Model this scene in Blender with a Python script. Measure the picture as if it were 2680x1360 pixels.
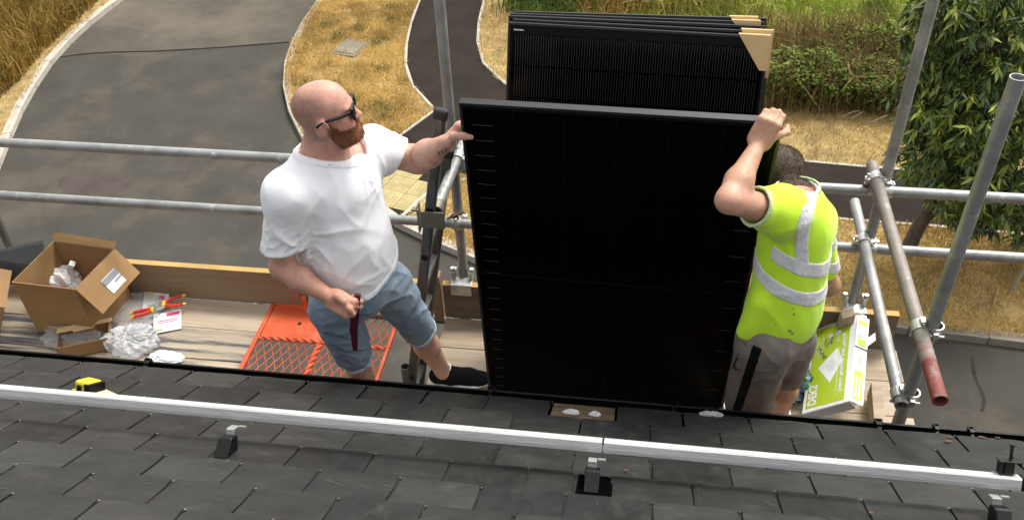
import bpy, bmesh, math, random
import numpy as np
from mathutils import Vector, Matrix
R_ = math.radians
random.seed(7); rng = np.random.default_rng(7)
for o in list(bpy.data.objects): bpy.data.objects.remove(o)
SC = bpy.context.scene; COL = SC.collection

# ------------------------------------------------------------------ camera
FPX = 2392.0; CAM = np.array([0.0, 0.0, 3.32])       # metres; deck of the scaffold is z = 0, eave runs along X
_th, _yaw, _roll = R_(39.01), R_(-9.83), R_(2.57)
_f = np.array([math.sin(_yaw)*math.cos(_th), math.cos(_yaw)*math.cos(_th), -math.sin(_th)])
_r = np.array([math.cos(_yaw), -math.sin(_yaw), 0.0]); _d = np.cross(_f, _r)
_c, _s = math.cos(_roll), math.sin(_roll)
CM = np.array([_c*_r+_s*_d, -_s*_r+_c*_d, _f])       # rows: right, down, forward
cd = bpy.data.cameras.new('camera'); cam = bpy.data.objects.new('camera', cd); COL.objects.link(cam)
cd.sensor_width = 36; cd.sensor_fit = 'HORIZONTAL'; cd.lens = FPX/2680*36; cd.clip_end = 500; cd.clip_start = .05
m = Matrix.Identity(4)
for i in range(3):
    m[i][0] = CM[0][i]; m[i][1] = -CM[1][i]; m[i][2] = -CM[2][i]; m[i][3] = CAM[i]
cam.matrix_world = m
SC.camera = cam
# ------------------------------------------------------------------ world, sun, exposure (bright overcast day)
SUN_EL, SUN_AZ = R_(58), R_(35)        # azimuth measured from +Y towards +X
w = bpy.data.worlds.new('World'); SC.world = w; w.use_nodes = True
nt = w.node_tree; bg = nt.nodes['Background']
sky = nt.nodes.new('ShaderNodeTexSky'); sky.sky_type = 'NISHITA'; sky.sun_disc = False
sky.sun_elevation = SUN_EL; sky.sun_rotation = SUN_AZ; sky.air_density = 1.0; sky.dust_density = 4.0; sky.ozone_density = 1.0
hs = nt.nodes.new('ShaderNodeHueSaturation'); hs.inputs['Saturation'].default_value = .10
nt.links.new(sky.outputs[0], hs.inputs['Color']); nt.links.new(hs.outputs[0], bg.inputs['Color'])
bg.inputs['Strength'].default_value = .15
sl = bpy.data.lights.new('sun', 'SUN'); sl.energy = 1.35; sl.angle = R_(16); sl.color = (1.0, .945, .86)
so = bpy.data.objects.new('sun', sl); COL.objects.link(so)
sd = Vector((math.sin(SUN_AZ)*math.cos(SUN_EL), math.cos(SUN_AZ)*math.cos(SUN_EL), math.sin(SUN_EL)))
so.rotation_euler = sd.to_track_quat('Z', 'Y').to_euler()
SC.view_settings.view_transform = 'Standard'; SC.view_settings.look = 'None'
SC.view_settings.exposure = 1.0; SC.view_settings.gamma = 1.0; SC.view_settings.use_curve_mapping = False

# ------------------------------------------------------------------ measuring helpers (survey of the place from the photograph)
def ray(x, y): return CM.T @ np.array([(x-1340)/FPX, (y-680)/FPX, 1.0])
def onz(x, y, z): d = ray(x, y); return CAM + d*(z-CAM[2])/d[2]
def ony(x, y, Y): d = ray(x, y); return CAM + d*Y/d[1]
def onpl(x, y, p0, n):
    d = ray(x, y); return CAM + d*(np.dot(np.asarray(p0)-CAM, n)/np.dot(d, n))
V = lambda *a: np.array(a, float)
def unit(a): a = np.asarray(a, float); return a/np.linalg.norm(a)

# ------------------------------------------------------------------ materials
def mat(name, col, rough=.6, metal=0.0, var=0.0, scale=8.0, bump=0.0, bscale=40.0, col2=None, ramp=(.35, .65), spec=.5,
        stretch=(1, 1, 1), coords='Object', trans=0.0, sub=0.0, detail=5.0, attr=False, sheen=0.0, col3=None, scale3=2.0, ramp3=(.55, .7), rvar=0.0, alpha=1.0):
    mt = bpy.data.materials.new(name); mt.use_nodes = True
    t = mt.node_tree; N = t.nodes; L = t.links; b = N['Principled BSDF']
    b.inputs['Roughness'].default_value = rough; b.inputs['Metallic'].default_value = metal
    b.inputs['Specular IOR Level'].default_value = spec
    if trans: b.inputs['Transmission Weight'].default_value = trans
    if sheen: b.inputs['Sheen Weight'].default_value = sheen
    if alpha < 1: b.inputs['Alpha'].default_value = alpha
    if sub:
        b.inputs['Subsurface Weight'].default_value = sub; b.inputs['Subsurface Radius'].default_value = (.012, .005, .003)
        b.inputs['Subsurface Scale'].default_value = 1.0
    c4 = lambda c: (c[0], c[1], c[2], 1)
    tc = N.new('ShaderNodeTexCoord'); mp = N.new('ShaderNodeMapping'); mp.inputs['Scale'].default_value = stretch
    L.new(tc.outputs[coords], mp.inputs[0])
    oi = N.new('ShaderNodeObjectInfo'); ad = N.new('ShaderNodeVectorMath'); ad.operation = 'ADD'
    mu = N.new('ShaderNodeVectorMath'); mu.operation = 'SCALE'; mu.inputs[0].default_value = (17, 31, 23)
    L.new(oi.outputs['Random'], mu.inputs['Scale']); L.new(mp.outputs[0], ad.inputs[0]); L.new(mu.outputs[0], ad.inputs[1])
    vec = ad.outputs[0]
    last = None
    if attr:
        a = N.new('ShaderNodeAttribute'); a.attribute_name = 'col'; last = a.outputs['Color']
    if var or col2 is not None:
        nz = N.new('ShaderNodeTexNoise'); nz.inputs['Scale'].default_value = scale; nz.inputs['Detail'].default_value = detail; nz.inputs['Roughness'].default_value = .62
        L.new(vec, nz.inputs['Vector'])
        r = N.new('ShaderNodeValToRGB'); r.color_ramp.elements[0].position = ramp[0]; r.color_ramp.elements[1].position = ramp[1]
        L.new(nz.outputs['Fac'], r.inputs[0])
        if attr:
            r.color_ramp.elements[0].color = c4([1-var]*3); r.color_ramp.elements[1].color = c4([1+var*.5]*3)
            mx = N.new('ShaderNodeMix'); mx.data_type = 'RGBA'; mx.blend_type = 'MULTIPLY'; mx.inputs['Factor'].default_value = 1
            L.new(last, mx.inputs['A']); L.new(r.outputs[0], mx.inputs['B']); last = mx.outputs['Result']
        else:
            e = col2 if col2 is not None else [x*(1-var) for x in col]
            r.color_ramp.elements[0].color = c4(e); r.color_ramp.elements[1].color = c4(col); last = r.outputs[0]
    if col3 is not None:
        nz = N.new('ShaderNodeTexNoise'); nz.inputs['Scale'].default_value = scale3; nz.inputs['Detail'].default_value = 6; nz.inputs['Roughness'].default_value = .65
        L.new(vec, nz.inputs['Vector'])
        r = N.new('ShaderNodeValToRGB'); r.color_ramp.elements[0].position = ramp3[0]; r.color_ramp.elements[1].position = ramp3[1]
        r.color_ramp.elements[0].color = (0, 0, 0, 1); r.color_ramp.elements[1].color = (1, 1, 1, 1)
        L.new(nz.outputs['Fac'], r.inputs[0])
        mx = N.new('ShaderNodeMix'); mx.data_type = 'RGBA'; L.new(r.outputs[0], mx.inputs['Factor'])
        if last is None: mx.inputs['A'].default_value = c4(col)
        else: L.new(last, mx.inputs['A'])
        mx.inputs['B'].default_value = c4(col3); last = mx.outputs['Result']
    if last is None: b.inputs['Base Color'].default_value = c4(col)
    else: L.new(last, b.inputs['Base Color'])
    if rvar:
        nz = N.new('ShaderNodeTexNoise'); nz.inputs['Scale'].default_value = scale*1.7; nz.inputs['Detail'].default_value = 4
        L.new(vec, nz.inputs['Vector']); mr = N.new('ShaderNodeMapRange')
        mr.inputs['From Min'].default_value = .3; mr.inputs['From Max'].default_value = .7
        mr.inputs['To Min'].default_value = rough-rvar; mr.inputs['To Max'].default_value = rough+rvar
        L.new(nz.outputs['Fac'], mr.inputs['Value']); L.new(mr.outputs[0], b.inputs['Roughness'])
    if bump:
        nz = N.new('ShaderNodeTexNoise'); nz.inputs['Scale'].default_value = bscale; nz.inputs['Detail'].default_value = 5
        L.new(vec, nz.inputs['Vector'])
        bp = N.new('ShaderNodeBump'); bp.inputs['Strength'].default_value = min(1, bump*10) if bump < .1 else 1
        bp.inputs['Distance'].default_value = bump if bump < .1 else .01
        bp.inputs['Strength'].default_value = .8
        L.new(nz.outputs['Fac'], bp.inputs['Height']); L.new(bp.outputs[0], b.inputs['Normal'])
    return mt
M = {}
def mk(k, *a, **kw): M[k] = mat(k, *a, **kw)

# ------------------------------------------------------------------ object helpers
def root_loc(p):
    t = Vector((0, 0, 0))
    while p is not None: t += p.location; p = p.parent
    return t
def tag(o, label=None, cat=None, group=None, kind=None):
    if label: o['label'] = label
    if cat: o['category'] = cat
    if group: o['group'] = group
    if kind: o['kind'] = kind
    return o
def empty(name, loc=(0, 0, 0), label=None, cat=None, group=None, kind=None):
    o = bpy.data.objects.new(name, None); COL.objects.link(o); o.location = loc; o.empty_display_size = .1
    return tag(o, label, cat, group, kind)
def link(name, me, parent=None, loc=None, mtl=None):
    o = bpy.data.objects.new(name, me); COL.objects.link(o); o.parent = parent
    if loc is not None: o.location = loc
    if mtl is not None and not me.materials: me.materials.append(mtl)
    return o
def rotm(z=0, x=0, y=0): return np.array((Matrix.Rotation(z, 3, 'Z') @ Matrix.Rotation(y, 3, 'Y') @ Matrix.Rotation(x, 3, 'X')))
def frame(zdir, xh=(1, 0, 0)):
    z = unit(zdir); x = np.asarray(xh, float); x = x-z*np.dot(x, z)
    if np.linalg.norm(x) < 1e-4: x = np.array([0, 1, 0.])-z*z[1]
    x = unit(x); y = np.cross(z, x); return np.array([x, y, z]).T     # columns
class MB:
    def __init__(s): s.v = []; s.f = []; s.mi = []
    def add(s, v, f, mi=0):
        o = len(s.v); s.v += [tuple(map(float, p)) for p in v]; s.f += [tuple(i+o for i in q) for q in f]; s.mi += [mi]*len(f); return s
    def box(s, c, size, R=None, mi=0):
        c = np.asarray(c, float); h = np.asarray(size, float)/2; R = np.eye(3) if R is None else R
        v = [c+R@(h*np.array(q)) for q in [(-1,-1,-1),(1,-1,-1),(1,1,-1),(-1,1,-1),(-1,-1,1),(1,-1,1),(1,1,1),(-1,1,1)]]
        return s.add(v, [(0,3,2,1),(4,5,6,7),(0,1,5,4),(1,2,6,5),(2,3,7,6),(3,0,4,7)], mi)
    def hexa(s, q, mi=0):   # 4 bottom + 4 top points
        return s.add(q, [(0,3,2,1),(4,5,6,7),(0,1,5,4),(1,2,6,5),(2,3,7,6),(3,0,4,7)], mi)
    def tube(s, a, b, r, n=16, r2=None, cap=True, inner=None, mi=0):
        a = np.asarray(a, float); b = np.asarray(b, float); F = frame(b-a); r2 = r if r2 is None else r2
        an = [2*math.pi*i/n for i in range(n)]
        ring = lambda c, rr: [c+F@np.array([rr*math.cos(t), rr*math.sin(t), 0]) for t in an]
        v = ring(a, r)+ring(b, r2); f = [(i, (i+1) % n, n+(i+1) % n, n+i) for i in range(n)]
        if inner:
            d = unit(b-a)*min(.25, np.linalg.norm(b-a)*.4); v += ring(a, inner)+ring(a+d, inner)+ring(b, inner)+ring(b-d, inner)
            for i in range(n):
                j = (i+1) % n
                f += [(j, i, 2*n+i, 2*n+j), (2*n+j, 2*n+i, 3*n+i, 3*n+j), (n+i, n+j, 4*n+j, 4*n+i), (4*n+i, 4*n+j, 5*n+j, 5*n+i)]
            f += [tuple(3*n+i for i in reversed(range(n))), tuple(5*n+i for i in range(n))]
        elif cap: f += [tuple(reversed(range(n))), tuple(range(n, 2*n))]
        return s.add(v, f, mi)
    def path(s, pts, r, n=8, closed=False, mi=0):
        pts = [np.asarray(p, float) for p in pts]; k = len(pts); v = []; prev = None
        rr = r if hasattr(r, '__len__') else [r]*k
        for i, p in enumerate(pts):
            t = pts[(i+1) % k]-pts[i-1] if (closed or 0 < i < k-1) else (pts[1]-pts[0] if i == 0 else pts[-1]-pts[-2])
            F = frame(t, prev if prev is not None else (1, .13, .07)); prev = F[:, 0]
            v += [p+F@np.array([rr[i]*math.cos(2*math.pi*j/n), rr[i]*math.sin(2*math.pi*j/n), 0]) for j in range(n)]
        f = []
        for i in range(k if closed else k-1):
            a, b = i*n, ((i+1) % k)*n; f += [(a+j, a+(j+1) % n, b+(j+1) % n, b+j) for j in range(n)]
        if not closed: f += [tuple(reversed(range(n))), tuple((k-1)*n+j for j in range(n))]
        return s.add(v, f, mi)
    def extrude(s, poly, d, mi=0):      # poly: 3D ring, d: vector
        n = len(poly); poly = [np.asarray(p, float) for p in poly]; d = np.asarray(d, float)
        return s.add(poly+[p+d for p in poly], [tuple(reversed(range(n))), tuple(range(n, 2*n))]+[(i, (i+1) % n, n+(i+1) % n, n+i) for i in range(n)], mi)
    def mesh(s, name, mats, off=None, smooth=False, bevel=0, seg=2):
        me = bpy.data.meshes.new(name)
        v = s.v if off is None else [(p[0]-off[0], p[1]-off[1], p[2]-off[2]) for p in s.v]
        me.from_pydata(v, [], s.f)
        for mm in (mats if isinstance(mats, (list, tuple)) else [mats]): me.materials.append(mm)
        me.polygons.foreach_set('material_index', s.mi)
        bm = bmesh.new(); bm.from_mesh(me)
        if bevel: bmesh.ops.bevel(bm, geom=[e for e in bm.edges if len(e.link_faces) == 2 and e.calc_face_angle(0) > .5], offset=bevel, segments=seg, profile=.5, affect='EDGES', clamp_overlap=True)
        bmesh.ops.recalc_face_normals(bm, faces=bm.faces); bm.to_mesh(me); bm.free()
        if smooth:
            me.polygons.foreach_set('use_smooth', [True]*len(me.polygons)); me.set_sharp_from_angle(angle=R_(40))
        return me
    def build(s, name, mats, parent=None, smooth=False, bevel=0, seg=2, off=None):
        off = root_loc(parent) if off is None else off
        return link(name, s.mesh(name, mats, off, smooth, bevel, seg), parent)
def thing(name, mb, mats, label, cat, group=None, kind=None, smooth=False, bevel=0, loc=None):
    """a thing that is one mesh, origin at its base"""
    a = np.array(mb.v); loc = V((a[:, 0].min()+a[:, 0].max())/2, (a[:, 1].min()+a[:, 1].max())/2, a[:, 2].min()) if loc is None else loc
    o = link(name, mb.mesh(name, mats, loc, smooth, bevel), None, loc); return tag(o, label, cat, group, kind)
def np_mesh(name, v, f, mtl, col=None, smooth=False, parent=None, fcol=None):
    me = bpy.data.meshes.new(name); n = f.shape[1]
    me.vertices.add(len(v)); me.vertices.foreach_set('co', np.ascontiguousarray(v, np.float32).ravel())
    me.loops.add(f.size); me.loops.foreach_set('vertex_index', f.astype(np.int32).ravel())
    me.polygons.add(len(f)); me.polygons.foreach_set('loop_start', (np.arange(len(f))*n).astype(np.int32))
    try: me.polygons.foreach_set('loop_total', np.full(len(f), n, np.int32))
    except Exception: pass
    if smooth: me.polygons.foreach_set('use_smooth', np.ones(len(f), bool))
    me.update(calc_edges=True)
    if col is not None:
        a = me.color_attributes.new('col', 'FLOAT_COLOR', 'POINT'); c = np.ones((len(v), 4), np.float32); c[:, :3] = col; a.data.foreach_set('color', c.ravel())
    me.materials.append(mtl)
    o = link(name, me, parent); return o
# ================================================================== GROUND, ROAD, PATHS
GZ = -4.6
mk('soil', (.20, .15, .08), .95, var=.4, scale=3, bump=.02, bscale=20)
mk('asphalt', (.096, .086, .069), .9, col2=(.068, .061, .050), scale=1.4, ramp=(.30, .70), bump=.005, bscale=140, col3=(.150, .128, .098), scale3=.33, ramp3=(.50, .74), detail=9, spec=.1)
mk('asphalt_new', (.071, .065, .054), .9, col2=(.050, .046, .039), scale=1.6, ramp=(.28, .70), bump=.005, bscale=140, col3=(.108, .094, .075), scale3=.40, ramp3=(.52, .78), detail=9, spec=.1)
mk('tarmac_path', (.030, .0235, .018), .92, col2=(.021, .0168, .0135), scale=2.2, bump=.004, bscale=160, col3=(.046, .039, .031), scale3=.8, ramp3=(.6, .8), spec=.1)
mk('tar_seam', (.022, .021, .019), .95, spec=.05)
mk('kerb_concrete', (.50, .46, .39), .9, var=.3, scale=5, bump=.004, bscale=60, col3=(.42, .38, .31), scale3=1.6, ramp3=(.5, .8))
mk('kerb_grey', (.27, .245, .205), .9, var=.3, scale=5, bump=.004, bscale=60)
mk('verge', (.40, .29, .125), .95, spec=.1, col2=(.21, .15, .068), scale=4, bump=.02, bscale=30, col3=(.13, .15, .04), scale3=.9, ramp3=(.60, .74))
mk('slab', (.22, .20, .155), .9, var=.35, scale=6, bump=.004, bscale=50)
mk('tactile', (.42, .345, .16), .9, var=.3, scale=4, bump=.003, bscale=80)
mk('blade', (.4, .3, .1), .75, attr=True, spec=.2)
mk('leaf', (.1, .2, .05), .42, attr=True, spec=.5); mk('leaf_dull', (.1, .2, .05), .8, attr=True, spec=.1)
mk('bark', (.12, .10, .075), .9, var=.45, scale=14, bump=.012, bscale=40, stretch=(1, 1, .35))

def G(pts, z=GZ): return [onz(x, y, z) for x, y in pts]
def ext(a, b, k): return b+(b-a)/np.linalg.norm(b-a)*k
def curve(pts, n=8):      # Catmull-Rom through 3D points
    P = [pts[0]*2-pts[1]]+list(pts)+[pts[-1]*2-pts[-2]]; out = []
    for i in range(1, len(P)-2):
        for j in range(n):
            t = j/n; a, b, c, d = P[i-1:i+3]
            out.append(.5*((2*b)+(c-a)*t+(2*a-5*b+4*c-d)*t*t+(3*b-a-3*c+d)*t**3))
    return out+[P[-2]]
from mathutils.geometry import tessellate_polygon
def slab(name, ring, mtl, depth=.12, label=None, kind='structure'):
    ring = [Vector(p) for p in ring]; n = len(ring); tri = tessellate_polygon([ring])
    mb = MB(); mb.add(ring, [tuple(t) for t in tri])
    low = [p-Vector((0, 0, depth)) for p in ring]; mb.add(ring+low, [(i, (i+1) % n, n+(i+1) % n, n+i) for i in range(n)])
    o = link(name, mb.mesh(name, mtl), None); o['kind'] = kind; return o

mb = MB(); mb.add([(-250, -60, GZ-.16), (250, -60, GZ-.16), (250, 400, GZ-.16), (-250, 400, GZ-.16)], [(0, 1, 2, 3)])
tag(link('ground', mb.mesh('ground', M['soil'])), kind='structure')
LKp = G([(302, 0), (234, 52), (172, 109), (130, 156), (94, 208), (62, 260), (36, 312), (18, 356), (2, 395), (-16, 440), (-40, 510), (-90, 640)])
LK = [ext(LKp[1], LKp[0], 30)]+curve(LKp, 6)+[ext(LKp[-2], LKp[-1], 6)]
R1p = G([(835, 0), (800, 50), (772, 100), (752, 155), (745, 200), (750, 250), (765, 300), (788, 345), (822, 395), (868, 440)])
R1 = [ext(R1p[1], R1p[0], 30)]+curve(R1p, 6)
R2p = G([(868, 440), (940, 505), (1000, 553), (1066, 593), (1150, 632), (1243, 671)])
R3p = G([(1243, 671), (1350, 706), (1600, 752), (2000, 805), (2400, 856), (2680, 890)])
R23 = curve(R2p+R3p[1:], 6)+[ext(R3p[-2], R3p[-1], 12)]
PLp = G([(1098, 0), (1075, 60), (1062, 130), (1063, 190), (1080, 226), (1110, 260), (1138, 288)])
_pd = unit(G([(1268, 0)])[0]-G([(1255, 50)])[0]); PL = [PLp[0]+_pd*30]+curve(PLp, 6)
PEp = G([(1138, 288), (1045, 356), (985, 400), (868, 440)])
PR = [ext(*G([(1255, 50), (1268, 0)]), 30)]+curve(G([(1268, 0), (1255, 50), (1250, 100), (1258, 150), (1290, 195), (1320, 218), (1400, 258), (1550, 308), (1750, 358), (2000, 407), (2180, 430), (2308, 440), (2680, 472)]), 6)+[ext(*G([(2308, 440), (2680, 472)]), 14)]
PD = curve(G([(1040, 578), (1088, 550), (1115, 512), (1150, 478), (1210, 458), (1350, 462), (1600, 495), (1900, 540), (2190, 573), (2394, 588), (2680, 613)]), 6)+[ext(*G([(2394, 588), (2680, 613)]), 14)]
# asphalt road
rz = GZ-.1
mb = MB(); mb.add([(-45, -12, rz), (45, -12, rz), (45, 60, rz), (-45, 60, rz)], [(0, 1, 2, 3)])
tag(link('road', mb.mesh('road', M['asphalt'])), kind='structure')
seam = curve(G([(-140, 170), (60, 162), (240, 140), (420, 134), (600, 123), (770, 110), (840, 104)], rz+.004), 4)
slab('road_resurfaced', [V(p[0], p[1], rz+.004) for p in seam]+[V(16, 12, rz+.004), V(16, -8, rz+.004), V(-25, -8, rz+.004)], M['asphalt_new'], .003)
mb = MB(); s2 = seam
for a, b in zip(s2[:-1], s2[1:]):
    t = unit(b-a); nrm = V(-t[1], t[0], 0)*(.022+.012*random.random()); up = V(0, 0, .004); mb.add([a-nrm+up, b-nrm+up, b+nrm+up, a+nrm+up], [(0, 1, 2, 3)])
tag(link('road_seam', mb.mesh('road_seam', M['tar_seam'])), kind='structure')
def crack(px, w0, dz=.008):
    mb = MB(); P = curve(G(px, rz+dz), 8)
    for a, b in zip(P[:-1], P[1:]):
        t = unit(b-a); nrm = V(-t[1], t[0], 0)*w0*random.uniform(.5, 1.3); mb.add([a-nrm, b-nrm, b+nrm, a+nrm], [(0, 1, 2, 3)])
    tag(link('road_seam', mb.mesh('road_seam', M['asphalt_crack'])), kind='structure')
mk('asphalt_crack', (.043, .040, .034), .95, var=.3, scale=6, spec=.05)
crack([(2545, 935), (2552, 985), (2575, 1040), (2570, 1075)], .02)
# verges: raised slabs of dry turf
VI = R1+PEp[::-1][1:-1]+PL[::-1]

VN = PD+R23[::-1][:-18]
VF = PR+[V(45, PR[-1][1], GZ), V(45, 60, GZ), V(PR[0][0], 60, GZ)]
VL = LK+[V(-45, LK[-1][1], GZ), V(-45, 60, GZ), V(LK[0][0], 60, GZ)]
slab('verge_grass', VI, M['verge']); slab('verge_grass', VN, M['verge']); slab('verge_grass', VF, M['verge']); slab('verge_grass', VL, M['verge'])
zs = lambda L, dz: [p+V(0, 0, dz) for p in L]
PATH = PL[:]+PEp[1:]+R2p[1:3]+PD+PR[::-1]
slab('footpath', zs(PATH, -.006), M['tarmac_path'], .1)
# kerb stones and path edgings, each one a piece
def stones(name, line, width, height, step, mtl, ztop, side=0.0, lim=None):
    root = empty(name, (0, 0, 0), kind='structure'); mb = MB(); mb.box((0, 0, 0), (1, 1, 1)); me = mb.mesh(name+'_stone', mtl, bevel=.03)
    pts = [np.array(p) for p in line]; L = np.r_[0, np.cumsum([np.linalg.norm(b-a) for a, b in zip(pts[:-1], pts[1:])])]
    at = lambda s: np.array([np.interp(s, L, [p[k] for p in pts]) for k in range(3)])
    s = 0; first = True
    while s+step*.5 < L[-1]:
        e = min(s+step, L[-1]); a, b = at(s), at(e); t = unit(b-a); n = V(-t[1], t[0], 0); c = (a+b)/2+n*side
        if lim is None or lim(c):
            o = link('kerbstone', me, root); ln = np.linalg.norm(b-a)
            o.location = (c[0], c[1], ztop-height/2+random.uniform(-.004, .004)); o.scale = (ln-.012, width, height); o.rotation_euler = (0, 0, math.atan2(t[1], t[0])+random.uniform(-.006, .006))
        s = e
    return root
near = lambda c: c[1] < 22 and abs(c[0]) < 14
stones('kerb_left', LK, .15, .16, .915, M['kerb_concrete'], GZ+.012, -.03, near)
stones('kerb_island', R1, .14, .16, .915, M['kerb_concrete'], GZ+.012, .03, near)
stones('kerb_near', R23[:33], .14, .16, .915, M['kerb_concrete'], GZ+.012, .03, near); stones('kerb_near_right', R23[32:], .16, .16, .915, M['kerb_grey'], GZ+.012, .03, near)
stones('path_edging', PL, .055, .15, .915, M['kerb_concrete'], GZ+.015, 0, near)
stones('path_edging', PEp[:3], .055, .15, .915, M['kerb_concrete'], GZ+.015, 0, near)
stones('path_edging', PR, .055, .15, .915, M['kerb_concrete'], GZ+.015, 0, near)
stones('path_edging', PD, .055, .15, .915, M['kerb_concrete'], GZ+.015, 0, near)
# tactile paving at the dropped crossing
def inpoly(P, ring):
    P = np.asarray(P); x, y = P[:, 0], P[:, 1]; r = np.array([(p[0], p[1]) for p in ring]); c = np.zeros(len(P), bool); j = len(r)-1
    for i in range(len(r)):
        xi, yi = r[i]; xj, yj = r[j]
        if yi != yj: c ^= ((yi > y) != (yj > y)) & (x < (xj-xi)*(y-yi)/(yj-yi)+xi)
        j = i
    return c
tp = empty('tactile_paving', (0, 0, 0), kind='structure')
tr = G([(985, 425), (1105, 452), (1112, 505), (1085, 548), (1040, 572), (960, 530)]); t0 = G([(1040, 572)])[0]; ta = unit(G([(1105, 452)])[0]-G([(985, 425)])[0])
mb = MB(); mb.box((0, 0, 0), (.392, .392, .05))
for i in range(5):
    for j in range(5):
        c = V((i-2)*.066, (j-2)*.066, .025); n = 8
        mb.add([c+V(.019*math.cos(k*.785), .019*math.sin(k*.785), 0) for k in range(n)]+[c+V(.012*math.cos(k*.785), .012*math.sin(k*.785), .006) for k in range(n)], [tuple(range(8, 16))]+[(k, (k+1) % 8, 8+(k+1) % 8, 8+k) for k in range(8)])
tm = mb.mesh('tile', M['tactile'])
for i in range(-8, 9):
    for j in range(-8, 9):
        c = t0+ta*(i*.4)+V(-ta[1], ta[0], 0)*(j*.4)
        if inpoly([c], tr)[0]:
            o = link('tile', tm, tp); o.location = (c[0], c[1], GZ-.018+random.uniform(-.003, .003)); o.rotation_euler = (0, 0, math.atan2(ta[1], ta[0]))
# inspection cover set in the verge
q = G([(866, 141), (908, 104), (968, 118), (926, 152)], GZ); cen = sum(q)/4
mb = MB(); mb.hexa([p*1.0-V(0, 0, .05) for p in q]+[p+V(0, 0, .03) for p in q])
cv = empty('inspection_cover', (cen[0], cen[1], GZ), 'weathered grey concrete inspection cover set in the dry verge', 'cover')
mb.build('frame', M['slab'], cv, bevel=.01)
mb = MB(); qi = [cen+(p-cen)*.78 for p in q]; mb.hexa([p+V(0, 0, .03) for p in qi]+[p+V(0, 0, .042) for p in qi]); mb.build('lid', M['slab'], cv, bevel=.006)
# oval reddish repair patch in the road
mk('patch', (.082, .068, .059), .92, var=.25, scale=3, bump=.005, bscale=140, spec=.1, detail=9)
pc = onz(248, 482, rz); mb = MB(); ring = [pc+V(.62*math.cos(t)*(1+.1*math.sin(3*t)), .40*math.sin(t)*(1+.12*math.cos(2*t))+.05*math.sin(7*t), .0062) for t in np.linspace(0, 2*math.pi, 28, endpoint=False)]
mb.add(ring, [tuple(range(28))]); tag(link('road_patch', mb.mesh('road_patch', M['patch'])), kind='structure')

# ------------------------------------------------------------------ grass
def fnoise(P, s, seed):
    r = np.random.default_rng(seed); out = np.zeros(len(P))
    for o in range(4):
        for k in range(3):
            d = r.normal(size=2); d /= np.linalg.norm(d); out += np.sin((P[:, :2]@d)*s*(1.9**o)+r.uniform(0, 6.28)+1.3*np.sin((P[:, :2]@np.array([-d[1], d[0]]))*s*.7*(1.9**o)+r.uniform(0, 6.28)))/(1.6**o)
    return out/4
def sample(ring, n, lim=None):
    r = np.array([(p[0], p[1]) for p in ring]); lo = r.min(0); hi = r.max(0)
    if lim: lo = np.maximum(lo, lim[:2]); hi = np.minimum(hi, lim[2:])
    out = []; tot = 0
    for _ in range(60):
        P = rng.uniform(lo, hi, (n, 2)); P = P[inpoly(P, ring)]; out.append(P); tot += len(P)
        if tot >= n: break
    return np.concatenate(out)[:n]
def blades(name, P, h, wd, cols, lean=.5, z=GZ, hvar=.5, seg=1, label=None, cat=None):
    n = len(P); h = np.asarray(h)*(1-hvar+2*hvar*rng.random(n)); az = rng.uniform(0, 6.28, n); ln = np.abs(rng.normal(0, lean, n)).clip(0, 1.3)
    d = np.stack([np.cos(az), np.sin(az)], 1); side = np.stack([-d[:, 1], d[:, 0]], 1)
    faz = rng.uniform(0, 6.28, n); side = np.stack([np.cos(faz), np.sin(faz)], 1)
    wv = np.asarray(wd)*(.6+.8*rng.random(n)); zz = np.full(n, z) if np.isscalar(z) else z
    b0 = np.c_[P-side*wv[:, None]/2, zz]; b1 = np.c_[P+side*wv[:, None]/2, zz]
    if seg == 1:
        t = np.c_[P+d*(h*np.sin(ln))[:, None], zz+h*np.cos(ln)]
        v = np.stack([b0, b1, t], 1).reshape(-1, 3); f = np.arange(3*n).reshape(-1, 3); c = np.repeat(cols, 3, 0)
    else:
        m0 = np.c_[P+d*(h*.55*np.sin(ln*.5))[:, None], zz+h*.6*np.cos(ln*.5)]; s3 = np.c_[side*wv[:, None]*.4, np.zeros(n)]
        t = np.c_[P+d*(h*np.sin(ln)*1.1)[:, None], zz+h*np.cos(ln)]
        v = np.stack([b0, b1, m0+s3, m0-s3, t], 1).reshape(-1, 3); i = np.arange(n)[:, None]*5
        f = np.concatenate([i+np.array([0, 1, 2]), i+np.array([0, 2, 3]), i+np.array([3, 2, 4])]); c = np.repeat(cols, 5, 0)
    o = np_mesh(name, v, f, M['blade'], c); o['kind'] = 'stuff'
    if label: o['label'] = label; o['category'] = cat or 'grass'
    return o
STRAW = V(.71, .525, .205); TAN = V(.46, .32, .11); GREEN = V(.085, .14, .022); LIME = V(.24, .28, .05); BROWN = V(.17, .11, .045); DKG = V(.045, .085, .018)
def mixc(a, b, t): t = np.clip(t, 0, 1)[:, None]; return a*(1-t)+b*t
def turfcols(P, seed, green=.0):
    a = fnoise(P, 1.4, seed); b = fnoise(P, 5, seed+1); g = fnoise(P, 2.2, seed+2)
    c = mixc(np.tile(STRAW, (len(P), 1)), TAN, .45+.95*a+.75*b+rng.normal(0, .22, len(P)))
    c = mixc(c, GREEN, (g-1.0+green)*3*(rng.random(len(P)) < .8)); return c*(rng.uniform(.75, 1.2, (len(P), 1)))
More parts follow.
